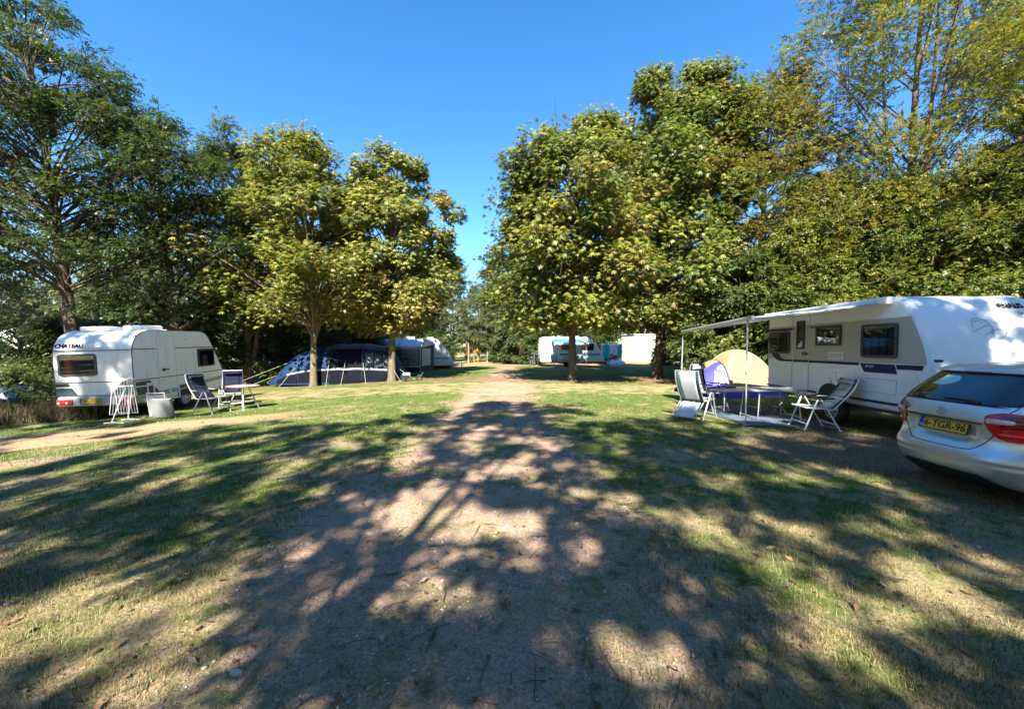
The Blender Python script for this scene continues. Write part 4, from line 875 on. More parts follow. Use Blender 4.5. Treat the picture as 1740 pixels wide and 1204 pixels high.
# --- two caravans further back ---
def plain_caravan(name, label, loc, rz, L, W, H_, extra=None, slope=1.0):
    t = thing(name, label, 'caravan', loc, rz)
    prof = smooth_profile([(.05, .45), (L, .45, .05), (L, .75, .15), (L - .55 * slope, 1.75, .3), (L - 1.25 * slope, H_, .4), (.08, H_, .3), (0, 1.3, .2)])
    slab(prof, W, .05, 3).build('body', M['white'], t, 30)
    MB().box((0, L * .5, .42), (W * .8, L * .85, .1)).build('chassis', M['dark'], t)
    for sx in (-1, 1): wheel(t, (sx * (W / 2 - .12), L * .48, .31), .31, .18, sx)
    MB().tube([(.4, L - .1, .46), (0, L + .9, .46), (-.4, L - .1, .46)], .04, 6).tube([(0, L + .75, .7), (0, L + .75, .05)], .03, 6).build('drawbar', M['steel'], t)
    return t
def far_caravan():
    W, L = 2.25, 5.4
    t = plain_caravan('caravan', 'far white caravan side-on under a blue awning, behind a chestnut trunk', (2.35, 34.2, gz(5, 34)), -math.pi / 2 + .05, L, W, 2.55)
    S = SIDE(W)
    pale = mat('pale_blue_decal', (.25, .28, .50), .4)
    MB().prism([(.25, .98), (5.0, .98), (5.05, 1.16), (.25, 1.16)], S['O'], S['U'], S['V'], .004).build('stripe', pale, t)
    window(t, 1.75, 1.45, 2.55, 1.95, S, r=.05); window(t, 3.45, 1.42, 4.5, 1.98, S, curtain=[(3.52, 4.42, 1.47, 1.93, mat('drawn_blind', (.30, .31, .33), .9))], r=.05)
    d = MB().prism(rrect(1.0, .6, 1.62, 2.3, .06), S['O'], S['U'], S['V'], .012).build('door', M['white'], t)
    MB().box((W / 2 + .02, 1.15, 1.4), (.03, .1, .06)).build('handle', M['dark'], d)
    MB().prism([(1.9, .55), (2.9, .55), (2.9, .95), (1.9, .95)], S['O'], S['U'], S['V'], .006).build('service_hatch', M['lightgrey'], t)
    bl = mat('turquoise_blue_cloth', (.05, .36, .66), .8, trans=.25)
    # awning: blue cloth sloping out, white hanging valance, two legs
    z0, z1, o_ = 2.38, 2.02, 1.9
    MB().grid(lambda a_, b_: (W / 2 + .02 + o_ * b_, .85 + 2.55 * a_, z0 + (z1 - z0) * b_ - .04 * math.sin(math.pi * b_)), 8, 6).build('awning_cloth', bl, t, solid=.004)
    MB().grid(lambda a_, b_: (W / 2 + .03 + o_, .85 + 2.55 * a_, z1 - .16 * b_), 8, 2).build('awning_valance', M['plainwhite'], t, solid=.004)
    MB().tube([(W / 2 + .02 + o_, .82, z1), (W / 2 + .02 + o_, 3.43, z1)], .03, 8).build('awning_rail', M['plainwhite'], t)
    for y in (.86, 3.40): MB().tube([(W / 2 + .02 + o_, y, z1), (W / 2 + .02 + o_, y, 0)], .028, 6).build('awning_leg', M['plainwhite'], t)
    roof_hatch(t, 0, 1.5, 2.54, .6, .6, .08); roof_hatch(t, 0, 3.2, 2.54, .5, .5, .07)
far_caravan()
t = plain_caravan('caravan', 'caravan behind the white awning tent, only its pale roof showing above the blue tent', (-9.4, 31.6, gz(-9, 31)), -math.pi / 2 + .25, 4.6, 2.2, 2.62)
roof_hatch(t, .2, 1.2, 2.61, .7, .7, .14); roof_hatch(t, 0, 2.8, 2.61, .5, .5, .1)
MB().prism([(.2, .98), (4.2, .98), (4.2, 1.1), (.2, 1.1)], **SIDE(2.2), d=.004).build('stripe', M['grey'], t)
# ---------------------------------------------------------------- silver hatchback
def hatchback():
    t = thing('parked_car', 'silver hatchback at the right edge, seen from behind, with a yellow number plate', 'car', (4.876, 4.497, -.075), R(-3.5) - math.pi / 2)
    # local: y forwards (rear at y ~ 0), x right, z up
    paint = bpy.data.materials.new('silver_car_paint'); paint.use_nodes = True; nt = paint.node_tree; b = nt.nodes['Principled BSDF']
    b.inputs['Base Color'].default_value = (.64, .655, .66, 1); b.inputs['Metallic'].default_value = .7; b.inputs['Roughness'].default_value = .33
    b.inputs['Coat Weight'].default_value = .8; b.inputs['Coat Roughness'].default_value = .04
    tc = nt.nodes.new('ShaderNodeTexCoord'); n = nt.nodes.new('ShaderNodeTexNoise'); n.inputs['Scale'].default_value = 5; n.inputs['Detail'].default_value = 6; nt.links.new(tc.outputs['Object'], n.inputs['Vector'])
    mr = nt.nodes.new('ShaderNodeMapRange'); mr.inputs[3].default_value = .26; mr.inputs[4].default_value = .46; nt.links.new(n.outputs['Fac'], mr.inputs[0]); nt.links.new(mr.outputs[0], b.inputs['Roughness'])
    ip = np.interp
    # plan ring at height z: half width, rear y, front y, corner exponent
    Zk = [.16, .25, .34, .42, .50, .56, .62, .70, .80, .88, .94, 1.02, 1.08, 1.12, 1.22, 1.32, 1.38, 1.43, 1.475, 1.50, 1.515]
    Wk = [.74, .84, .875, .89, .893, .893, .89, .888, .885, .878, .865, .83, .795, .775, .72, .665, .63, .595, .54, .44, .26]
    Rk = [.22, .10, .03, .00, -.012, .005, .045, .070, .060, .045, .045, .075, .11, .14, .255, .375, .44, .48, .62, .80, 1.15]
    Fk = [4.05, 4.20, 4.25, 4.27, 4.27, 4.26, 4.24, 4.16, 3.95, 3.60, 3.30, 3.02, 2.90, 2.82, 2.62, 2.42, 2.28, 2.15, 2.0, 1.85, 1.6]
    Nk = [4.2] * 8 + [4.2, 4.2, 4.2, 4.3, 4.4, 4.5, 4.8, 5, 5, 4.6, 4, 3.2, 2.6]
    from bisect import bisect
    def pch(z, K):                                       # smooth-ish interpolation
        return float(ip(z, Zk, K))
    zs = np.concatenate([np.linspace(.16, 1.43, 64), np.linspace(1.445, 1.515, 6)])
    ker = lambda K: np.array([np.mean([pch(zz + d, K) for d in (-.018, -.009, 0, .009, .018)]) if .2 < zz < 1.47 else pch(zz, K) for zz in zs])
    Ws, Rs, Fs, Ns = ker(Wk), ker(Rk), ker(Fk), ker(Nk)
    def surf(th, z, off=0.0):
        """th: plan angle, -pi/2 = straight behind, 0 = right side"""
        W, r0, f0, n_ = (float(ip(z, zs, q)) for q in (Ws, Rs, Fs, Ns))
        c, s = math.cos(th), math.sin(th); yc = r0 + (f0 - r0) * .5; L_ = (f0 - r0) * .5
        x = (W + off) * math.copysign(abs(c) ** (2 / n_), c); y = yc + (L_ + off) * math.copysign(abs(s) ** (2 / n_), s)
        return Vector((x, y, z))
    def th_of_x(x, z, front=False):
        W = float(ip(z, zs, Ws)); n_ = float(ip(z, zs, Ns)); c = max(-1, min(1, x / W)); a = math.acos(math.copysign(abs(c) ** (n_ / 2), c)); return a if front else -a
    # angular samples: dense across the rear and the front, even along the sides
    ths = []
    n_ = 4.4
    for x in np.linspace(-1, 1, 41)[:-1]: ths.append(-math.acos(math.copysign(abs(x) ** (n_ / 2), x)))
    ths = sorted(set(round(v, 5) for v in ths)); ths = ths + [round(v, 5) for v in np.linspace(0, 0.5, 8)] ; ths += [round(math.acos(math.copysign(abs(x) ** (n_ / 2), x)), 5) for x in np.linspace(.93, -.93, 26)]
    ths += [round(v, 5) for v in np.linspace(math.pi - .5, math.pi - .03, 8)]; ths = sorted(set(ths))
    def off_(th, z):                                     # licence-plate recess and bumper crease, pressed into the tailgate
        p = surf(th, z); o = 0
        if p.y < .5:
            ax = abs(p.x)
            lo_, hi = .625, .872; e = .40 - .10 * (hi - z) / (hi - lo_)
            k = max(0, min(1, (e - ax) / .05)) * max(0, min(1, (z - lo_) / .05)) * max(0, min(1, (hi - z) / .012))
            o -= .035 * k
            o += .010 * math.exp(-((z - .905) / .018) ** 2) * max(0, min(1, (.5 - ax) / .08))
            o -= .010 * math.exp(-((z - .470) / .012) ** 2)
        return o
    body = MB(); rings = []
    for z in zs: rings.append([surf(a, z, off_(a, z)) for a in ths])
    body.loft(rings, True, True)
    bo = body.build('body', paint, t, 50)
    def patch(name, m, zr, xl, xr, off=.006, parent=t, nz=16, nx=24, solid=0.0, mode='x', front=False):
        """skin lying on the body between two edges given as x (or plan angle) against height"""
        mb = MB()
        def f(a, b_):
            z = zr[0] + (zr[1] - zr[0]) * b_; l, r = xl(b_), xr(b_)
            if mode == 'x': th = th_of_x(l, z, front) * (1 - a) + th_of_x(r, z, front) * a; 
            else: th = l * (1 - a) + r * a
            if mode == 'x': th = th_of_x(l + (r - l) * a, z, front)
            return surf(th, z, off + (off_(th, z) if off < .02 else 0))
        mb.grid(f, nx, nz); return mb.build(name, m, parent, 60, solid)
    gl = bpy.data.materials.new('dark_car_glass'); gl.use_nodes = True; gb = gl.node_tree.nodes['Principled BSDF']; gb.inputs['Base Color'].default_value = (.008, .011, .014, 1); gb.inputs['Roughness'].default_value = .03; gb.inputs['Coat Weight'].default_value = 1
    ink = lambda lo, hi: (lambda b_: lo + (hi - lo) * b_)
    # rear window with rounded corners
    def wr(b_):
        e = .60 - .09 * b_; k = min(b_, 1 - b_) / .16
        return e - (.09 * (1 - math.sqrt(max(0, 1 - (1 - min(1, k)) ** 2))))
    rw = patch('rear_window', gl, (1.075, 1.375), lambda b_: -wr(b_), wr, .005)
    patch('seal', M['black'], (1.055, 1.395), lambda b_: -wr(b_) - .025, lambda b_: wr(b_) + .025, .0025, parent=rw)
    # painted light: pale green patch on opaque glass, for the bright windscreen beyond
    hr = mat('painted_windscreen_green', (.42, .60, .52), .2); hd = mat('seat_cloth', (.03, .035, .045), .8)
    patch('painted_windscreen_light', hr, (1.235, 1.345), lambda b_: -.36 + .06 * b_, lambda b_: -.36 + .06 * b_ + .05 + .17 * math.sqrt(max(0, math.sin(math.pi * (.12 + .8 * b_)))), .0062, parent=rw)
    MB().tube([surf(th_of_x(x, z), z, .02) for x, z in ((.28, 1.09), (.12, 1.105), (-.05, 1.10))], [.014, .010, .005], 6).build('wiper', M['black'], t)
    MB().sphere(surf(th_of_x(.30, 1.085), 1.085, .015), (.03, .02, .025)).build('wiper_pivot', M['black'], t)
    # spoiler lip and black trim above the glass
    patch('roof_spoiler', paint, (1.395, 1.475), lambda b_: -.56 + .02 * b_, lambda b_: .56 - .02 * b_, .03, solid=.02)
    bl_ = patch('brake_light', M['red'], (1.400, 1.412), lambda b_: -.13, lambda b_: .13, .043, nz=2)
    # tail lights: teardrop from the tailgate round the corner on to the flank
    for sx in (-1, 1):
        def edge(b_):
            z = .725 + .285 * b_
            return float(ip(z, [.725, .75, .80, .86, .92, .97, 1.0, 1.01], [.56, .50, .462, .432, .415, .425, .47, .53]))
        def mk(name, m, z0, z1, e0, e1, off, par=t, nz=14, nx=22):
            mb = MB()
            def f(a, b_):
                z = z0 + (z1 - z0) * b_; th0 = th_of_x(e0(z), z); th1 = e1(z); th = th0 + (th1 - th0) * a; p = surf(th, z, off + .010 * math.sin(math.pi * b_) * math.sin(math.pi * min(1, .1 + a))); return Vector((p.x * sx, p.y, p.z))
            mb.grid(f, nx, nz); return mb.build(name, m, par, 60)
        ed = lambda z: float(ip(z, [.725, .75, .80, .86, .92, .97, 1.0, 1.012], [.56, .50, .462, .432, .415, .425, .47, .53]))
        en = lambda z: float(ip(z, [.725, .78, .86, .94, 1.0, 1.012], [-.42, -.30, -.235, -.20, -.24, -.30]))
        tl = mk('tail_light', M['red'], .725, 1.012, ed, en, .008)
        dk = mat('dark_red_lens', (.16, .004, .01), .12, coat=.6)
        mk('light_band', dk, .835, .985, lambda z: ed(z) + .10, lambda z: en(z) - .10, .0135, tl, 8)
        mk('clear_lens', mat('pinkish_clear_lens', (.62, .42, .42), .12, coat=.6), .895, .945, lambda z: ed(z) + .02, lambda z: th_of_x(.66, z), .017, tl, 5)
        mk('clear_lens', M['red'], .765, .80, lambda z: ed(z) + .04, lambda z: en(z) - .08, .0135, tl, 4)
    # tailgate shut lines
    gate = [(-.60, 1.075), (-.56, 1.0), (-.475, .86), (-.475, .76), (-.40, .655), (-.33, .592), (-.2, .578), (0, .575), (.2, .578), (.33, .592), (.40, .655), (.475, .76), (.475, .86), (.56, 1.0), (.60, 1.075)]
    gp_ = []
    for (x0, z0), (x1, z1) in zip(gate, gate[1:]):
        for u in np.linspace(0, 1, 8, endpoint=False): x, z = x0 + (x1 - x0) * u, z0 + (z1 - z0) * u; th = th_of_x(x, z); gp_.append(surf(th, z, off_(th, z) + .001))
    MB().tube(gp_, .0045, 5).build('tailgate_seam', M['black'], t)
    cr = [surf(th_of_x(x, .874), .874, off_(th_of_x(x, .874), .874) + .002) for x in np.linspace(-.40, .40, 20)]
    MB().tube(cr, .006, 5).build('handle_groove', M['black'], t)
    # plate, emblem, badge (seen from behind: the viewer's left is local -x)
    pc = surf(th_of_x(0, .785), .785, -.026); Vn = Vector((0, .30, 1)).normalized()
    plate(t, pc + Vector((0, -.012, 0)), (1, 0, 0), Vn, '6-TGR-96', tsize=.112)
    ec = surf(-math.pi / 2, .955, .018); em = MB()
    Ve = Vector((0, .35, 1)).normalized(); Ue = Vector((1, 0, 0))
    ring = [ec + (Ue * math.cos(a) + Ve * math.sin(a)) * .042 for a in np.linspace(0, 2 * math.pi, 25)]
    em.tube(ring, .005, 6, False)
    for a in (90, 210, 330): em.tube([ec, ec + (Ue * math.cos(R(a)) + Ve * math.sin(R(a))) * .042], [.009, .003], 5)
    em.build('star_emblem', M['alu'], t)
    bt = surf(th_of_x(-.42, .955), .955, .012); text_on('A180', .055, bt, (1, .10, 0), (0, .35, 1), M['alu'], t, depth=.003)
    # lower bumper: black valance with a raised middle, side returns
    def vl(b_): return -1.0
    mb = MB()
    def valance(a, b_):
        x = -.80 + 1.60 * a; ax = abs(x); top = float(ip(ax, [0, .40, .60, .70, .80], [.325, .335, .225, .215, .215])); z = .165 + (top - .165) * b_; x = math.copysign(min(ax, .975 * float(ip(z, zs, Ws))), x)
        return surf(th_of_x(x, z), z, .006)
    mb.grid(valance, 40, 8); mb.build('lower_bumper', M['black'], t, 60)
    tp = [surf(th_of_x(x, z), z, .008) for x in np.linspace(-.76, .76, 50) for z in [float(ip(abs(x), [0, .40, .60, .70, .80], [.325, .335, .225, .215, .215]))]]
    for sx in (-1, 1): MB().box((sx * .62, .0, .505), (.16, .02, .03), bev=.006).build('reflector', M['red'], t) if False else None
    # side windows, wheels, mirrors, lamps
    for sx in (-1, 1):
        def sw(z0, z1, th0, th1, nm, m, off=.005):
            mb = MB(); mb.grid(lambda a, b_: (lambda p: Vector((p.x * sx, p.y, p.z)))(surf(th0(b_) + (th1(b_) - th0(b_)) * a, z0 + (z1 - z0) * b_, off)), 20, 6); return mb.build(nm, m, t, 60)
        sw(1.08, 1.36, lambda b_: -.10 + .02 * b_, lambda b_: .34 - .26 * b_, 'side_window', gl)
        for yc in (.85, 3.52):
            MB().prism([(yc + .37 * math.cos(a), .30 + .36 * math.sin(a)) for a in np.linspace(-.2, math.pi + .2, 25)], (sx * .886 if sx > 0 else -.891, 0, 0), (0, 1, 0), (0, 0, 1), .005).build('wheel_arch', M['black'], t)
            wheel(t, (sx * .80, yc, .315), .315, .205, sx)
        mrr = MB().sphere((sx * .98, 2.62, 1.05), (.10, .07, .075), 14, 10).tube([(sx * .80, 2.66, 1.0), (sx * .95, 2.64, 1.03)], .025, 6).build('mirror', paint, t)
        patch('headlight', M['clearlens'], (.66, .80), (lambda b_: .45 * sx), (lambda b_: (.80 - .06 * b_) * sx), .006, front=True)
        MB().tube([Vector((sx * float(ip(z, zs, Ws)) * 1.002, 1.92 , z)) for z in np.linspace(.3, 1.06, 12)], .004, 5).build('door_seam', M['black'], t)
    patch('windscreen', gl, (1.0, 1.38), lambda b_: -.72 + .14 * b_, lambda b_: .72 - .14 * b_, .006, front=True)
    patch('grille', M['black'], (.45, .66), lambda b_: -.42, lambda b_: .42, .006, front=True)
    plate(t, (0, 4.285, .45), (-1, 0, 0), (0, 0, 1), '6-TGR-96')
    MB().box((0, 2.2, .19), (1.25, 3.1, .05)).build('underbody', M['black'], t)
    MB().tube([(0, 1.25, 1.515), (0, 1.05, 1.60)], [.012, .004], 6).build('aerial', M['black'], t)
hatchback()
# ---------------------------------------------------------------- camping chairs, tables
M['teal'] = mat('dark_teal_fabric', (.02, .075, .07), .8, bump=.2, bscale=200)
M['mesh_grey'] = mat('grey_mesh_fabric', (.40, .44, .46), .75, bump=.3, bscale=300)
M['mesh_pale'] = mat('pale_mesh_fabric', (.34, .36, .34), .75, bump=.3, bscale=300)
M['blue_fabric'] = mat('slate_blue_fabric', (.018, .026, .042), .8, spec=.15, bump=.2, bscale=200)
M['navy_fabric'] = mat('navy_fabric', (.009, .012, .030), .8, spec=.15, bump=.2, bscale=200)
M['grey_fabric'] = mat('light_grey_fabric', (.36, .37, .38), .8)
def recliner(label, loc, rz, cloth, band, tubes='alu', rec=28, group='folding camping chairs', foot=None, scale=1.0, top=1.12):
    t = thing('camping_chair', label, 'chair', loc, rz, group); t.scale = (scale,) * 3
    w = .27; a = R(rec); L_ = (top - .44) / math.cos(a) 
    def back(u, v): 
        y = -.22 - math.sin(a) * L_ * v + .05 * math.sin(math.pi * v) * -1 + (.10 * max(0, v - .75)); return (w * (2 * u - 1), y, .44 + math.cos(a) * L_ * v)
    def seat(u, v): return (w * (2 * u - 1), -.22 + .48 * v, .44 + .03 * v - .03 * math.sin(math.pi * v))
    sub = lambda f, u0, u1: (lambda u, v: f(u0 + (u1 - u0) * u, v))
    b = MB().grid(sub(back, .13, .87), 6, 14).build('backrest', cloth, t, 60, .012)
    for u0, u1 in ((0, .135), (.865, 1)): MB().grid(sub(back, u0, u1), 2, 14).build('edge_band', band, b, 60, .016)
    for v in (.2, .4, .6, .8): MB().tube([Vector(back(.02, v)) + Vector((0, .009, 0)), Vector(back(.98, v)) + Vector((0, .009, 0))], .005, 5).build('cross_seam', band, b)
    s = MB().grid(sub(seat, .1, .9), 6, 8).build('seat', cloth, t, 60, .012)
    for u0, u1 in ((0, .105), (.895, 1)): MB().grid(sub(seat, u0, u1), 2, 8).build('edge_band', band, s, 60, .016)
    p = Vector(back(.5, .88)); MB().tube([p + Vector((-w * .75, .045, 0)), p + Vector((w * .75, .045, 0))], .055, 10, True, .75).build('head_pillow', cloth, t)
    fr = MB()
    for sx in (-1, 1): fr.tube([Vector(back(0 if sx < 0 else 1, v)) + Vector((0, -.012, 0)) for v in np.linspace(0, 1, 8)], .013, 8)
    fr.tube([Vector(back(0, 1)), Vector(back(1, 1))], .013, 8)
    for sx in (-1, 1): fr.tube([(sx * w, -.24, .43), (sx * w, .27, .46)], .013, 8)
    fr.tube([(-w, .27, .46), (w, .27, .46)], .013, 8).build('frame', M[tubes], t)
    for sx in (-1, 1):
        x = sx * (w + .035)
        MB().box((x, .02, .655), (.055, .46, .028), bev=.012).build('armrest', M['black'], t)
        MB().tube([(x, .08, .64), (x, .30, .015)], .015, 8).box((x, .305, .012), (.04, .05, .024), bev=.006).build('leg', M[tubes], t)
        MB().tube([(x, .02, .64), (x, -.34, .015)], .015, 8).box((x, -.345, .012), (.04, .05, .024), bev=.006).build('leg', M[tubes], t)
        MB().tube([(x, -.02, .65), Vector(back(0 if sx < 0 else 1, .34))], .011, 6).build('armrest_stay', M[tubes], t)
    for y_ in (.25, -.28): MB().tube([(-w - .035, y_, .13), (w + .035, y_, .13)], .012, 6).build('stretcher', M[tubes], t)
    if foot:
        y0, z0, y1, z1 = foot
        ft = MB().grid(lambda u, v: (w * .8 * (2 * u - 1), y0 + (y1 - y0) * v, z0 + (z1 - z0) * v - .02 * math.sin(math.pi * v)), 5, 8).build('footrest', cloth, t, 60, .012)
        MB().tube([(-w, y0, z0), (-w, y1, z1), (w, y1, z1), (w, y0, z0)], .013, 8).build('footrest_frame', M[tubes], ft)
    return t
def PZ(x, y, z=0): return (x, y, gz(x, y) + z)
recliner('slate-blue high-backed chair seen side-on, leaning back against the old caravan side', PZ(-8.6, 11.25), R(-97), M['blue_fabric'], M['blue_fabric'], rec=27)
recliner('navy padded chair beside the round red-rimmed table, facing the viewer', PZ(-9.0, 12.6), R(-150), M['navy_fabric'], M['navy_fabric'], rec=20, top=1.14)
recliner('grey and teal mesh chair with its foot panel hanging behind, nearest the awning leg', PZ(4.32, 9.15), R(-52), M['mesh_grey'], M['teal'], rec=24, foot=(-.26, .40, -.62, .10))
recliner('navy-edged grey chair standing before the dome tent, headrest highest of all the chairs', PZ(5.22, 10.35), R(-150), M['mesh_grey'], M['navy_fabric'], rec=12, scale=1.08)
recliner('pale mesh chair with green edges between the table and the caravan wheel', PZ(6.3, 8.2), R(80), M['mesh_pale'], M['teal'], tubes='plainwhite', rec=36, top=1.06)
recliner('small grey chair left of the chestnut trunk under the far blue awning', PZ(3.55, 32.0), R(-30), M['grey_fabric'], M['grey_fabric'], rec=15)
recliner('small grey chair right of the chestnut trunk under the far blue awning', PZ(5.3, 32.2), R(20), M['grey_fabric'], M['grey_fabric'], rec=15)

def u_table(label, loc, rz, lx, ly, h, topm, legm, name='folding_table', edge=None, rnd_=.08, splay=.06):
    t = thing(name, label, 'table', loc, rz, 'camping tables')
    MB().prism(rrect(-lx / 2, -ly / 2, lx / 2, ly / 2, rnd_), (0, 0, h - .025), (1, 0, 0), (0, 1, 0), .025).build('table_top', topm, t)
    if edge: MB().frame(-lx / 2 - .008, -ly / 2 - .008, lx / 2 + .008, ly / 2 + .008, .014, (0, 0, h - .028), (1, 0, 0), (0, 1, 0), .034, rnd_).build('edge', edge, t)
    for sx in (-1, 1):
        for sy in (-1, 1):
            MB().tube([(sx * lx * .36, sy * ly * .38, h - .03), (sx * (lx * .36 + splay), sy * ly * .44, .012)], .014, 8).build('leg', legm, t)
        MB().tube([(sx * (lx * .36 + splay * .9), -ly * .43, .08), (sx * (lx * .36 + splay * .9), ly * .43, .08)], .011, 6).build('stretcher', legm, t)
    return t
u_table('grey-topped folding table on the blue mat between the chairs', PZ(6.05, 9.2, .012), .05, 1.25, .72, .71, M['lightgrey'], M['alu'], edge=M['alu'])
u_table('low cream-topped table in front of the dome tent', PZ(5.95, 10.4, .012), 0, 1.25, .62, .55, mat('cream_laminate', (.62, .55, .42), .5), M['whitemetal'], splay=.02)
u_table('small table between the chairs under the far blue awning', PZ(4.4, 32.1), 0, .8, .6, .62, M['navy_fabric'], M['whitemetal'])
# round red-rimmed table
t = thing('folding_table', 'round pale table with a red rim beside the navy chair', 'table', PZ(-8.05, 11.75), 0, 'camping tables')
ring = lambda r, z: [(r * math.cos(a), r * math.sin(a), z) for a in np.linspace(0, 2 * math.pi, 37)[:-1]]
MB().loft([ring(.42, .69), ring(.43, .70), ring(.42, .712)], True, True).build('table_top', mat('pinkish_laminate', (.40, .29, .26), .4), t)
MB().tube([Vector(p) for p in ring(.435, .70)] + [Vector(ring(.435, .70)[0])], .013, 6).build('rim', mat('brownish_red_edging', (.22, .045, .04), .5), t)
for a in (35, 125, 215, 305): MB().tube([(.12 * math.cos(R(a)), .12 * math.sin(R(a)), .69), (.40 * math.cos(R(a)), .40 * math.sin(R(a)), .01)], .014, 8).build('leg', M['alu'], t)
MB().box((.05, 0, .30), (.42, .36, .012)).build('lower_shelf', M['navy_fabric'], t)
# folding stool behind the grey table
t = thing('folding_stool', 'low folding stool behind the grey-topped table by the caravan door', 'stool', PZ(6.72, 10.05, .012), .1)
MB().box((0, 0, .42), (.46, .38, .03), bev=.01).build('seat', M['grey'], t)
for sy in (-1, 1):
    MB().tube([(-.20, sy * .17, .41), (.20, sy * .17, .012)], .013, 6).build('leg', M['alu'], t); MB().tube([(.20, sy * .15, .41), (-.20, sy * .15, .012)], .013, 6).build('leg', M['alu'], t)
# ground mat under the awning
def mat_cloth():
    m = mat('blue_grey_mat', (.075, .105, .15), .9, var=.3, scale=3, bump=.3, bscale=150)
    mb = MB(); mb.grid(lambda a, b_: (lambda x, y: (x, y, gz(x, y) + float(lumps(x, y)) + .012 + .006 * math.sin(9 * a) * math.sin(7 * b_)))(4.95 + 2.15 * a + .05 * math.sin(6 * b_), 8.25 + 3.1 * b_ - .05 * a), 40, 50)
    tag(mb.build('ground_mat', m, None, 60, .006), 'blue-grey woven mat on the grass under the awning', 'mat')
mat_cloth()

# things by the old caravan
t = thing('drying_rack', 'white wire clothes drying rack in front of the old caravan', 'drying rack', PZ(-10.25, 10.35), .08)
for sx in (-1, 1):
    g_ = MB().tube([(-.24, .0, 1.10), (-.24, sx * .13, .22), (.24, sx * .13, .22), (.24, .0, 1.10)], .007, 6)
    for k in range(1, 7): x = -.24 + .48 * k / 7; g_.tube([(x, .0, 1.08), (x, sx * .13, .22)], .0035, 4)
    g_.build('wire_wing', M['whitemetal'], t)
MB().tube([(-.26, 0, 1.11), (.26, 0, 1.11)], .013, 6).tube([(-.33, .02, 1.13), (.33, -.02, 1.13)], .011, 6).build('top_bar', M['whitemetal'], t)
for sx in (-1, 1): MB().tube([(.16, sx * .02, 1.10), (-.10, sx * .24, .03), (-.28, sx * .25, .012)], .013, 6).tube([(-.10, sx * .24, .03), (.20, sx * .25, .012)], .013, 6).build('leg', M['whitemetal'], t)
t = thing('folded_table', 'grey folded camping table leaning beside the old caravan', 'folded table', PZ(-9.55, 10.75), .25)
tl = Matrix.Rotation(R(20), 4, 'X')
MB().box((0, 0, .30), (.50, .05, .58), bev=.03, seg=3).build('folded_top', M['grey'], t).matrix_local = tl
MB().tube([(-.24, .045, .02), (-.24, .045, .56), (.24, .045, .56), (.24, .045, .02)], .012, 6).build('leg', M['alu'], t).matrix_local = tl
t = thing('folded_chair', 'white folded chair frame leaning behind the grey folded table', 'folded chair', PZ(-9.85, 10.95), .35)
tl = Matrix.Rotation(R(16), 4, 'X')
MB().tube([(-.2, 0, .02), (-.2, 0, .72), (.2, 0, .72), (.2, 0, .02)], .014, 6).tube([(-.2, .06, .02), (-.2, .06, .62), (.2, .06, .62), (.2, .06, .02)], .014, 6).build('frame', M['plainwhite'], t).matrix_local = tl
MB().box((0, .03, .42), (.36, .035, .46), bev=.012).build('folded_seat', M['grey'], t).matrix_local = tl
# dark blue cover at the left edge
t = thing('covered_trailer', 'low trailer under a dark blue tarpaulin at the left edge', 'trailer', PZ(-15.9, 11.9), .15)
mb = MB(); mb.grid(lambda a, b_: (-1.3 + 2.6 * a, -.7 + 1.4 * b_, .42 + .62 * (min(1, 6 * min(a, 1 - a, .17)) * min(1, 6 * min(b_, 1 - b_, .17))) ** .5 + .03 * math.sin(17 * a + 5 * b_) + .02 * math.sin(11 * b_)), 36, 22)
mb.build('tarpaulin', mat('dark_blue_tarpaulin', (.012, .03, .075), .35, bump=.3, bscale=8), t, 60)
MB().box((0, 0, .42), (2.5, 1.3, .12), bev=.02).build('trailer_bed', M['dark'], t)
for sy in (-1, 1): wheel(t, (0, 0, 0), .01, .01) if False else None
for sy in (-1, 1):
    w_ = MB(); rings = [[(r_ * math.cos(a), sy * (.68 + d_), .26 + r_ * math.sin(a)) for a in np.linspace(0, 2 * math.pi, 21)[:-1]] for r_, d_ in ((.14, 0), (.25, 0), (.26, .05), (.25, .12), (.14, .12))]; w_.loft(rings, True, True); w_.build('wheel', M['black'], t)

# dry tall grass at the left edge
def dry_tufts():
    n = 9000; k = RG.random(n); x = -19 + 7.2 * RG.random(n) ** .9; y = 10.0 + (x + 19) * .16 + 1.6 * RG.random(n)
    z = gz_np(x, y); h = .30 + .45 * RG.random(n); a = RG.random(n) * 6.283; ln = .25 + .4 * RG.random(n); w = .006 + .006 * RG.random(n); dx, dy = np.cos(a), np.sin(a)
    P0 = np.stack([x - dy * w, y + dx * w, z - .01], -1); P1 = np.stack([x + dy * w, y - dx * w, z - .01], -1); T = np.stack([x + dx * h * ln, y + dy * h * ln, z + h], -1)
    c = np.array([[.17, .125, .07], [.10, .085, .045], [.24, .18, .10], [.06, .075, .025]])[RG.choice(4, n, p=[.4, .25, .15, .2])] * (.7 + .5 * RG.random((n, 1)))
    o = np_mesh('tall_dry_grass', np.stack([P0, P1, T], 1).reshape(-1, 3), tris=np.arange(3 * n).reshape(-1, 3), col=np.repeat(c, 3, 0), m=M['grass']); struct(o, 'stuff'); o['label'] = 'brown tall grass growing left of the old caravan'
dry_tufts()

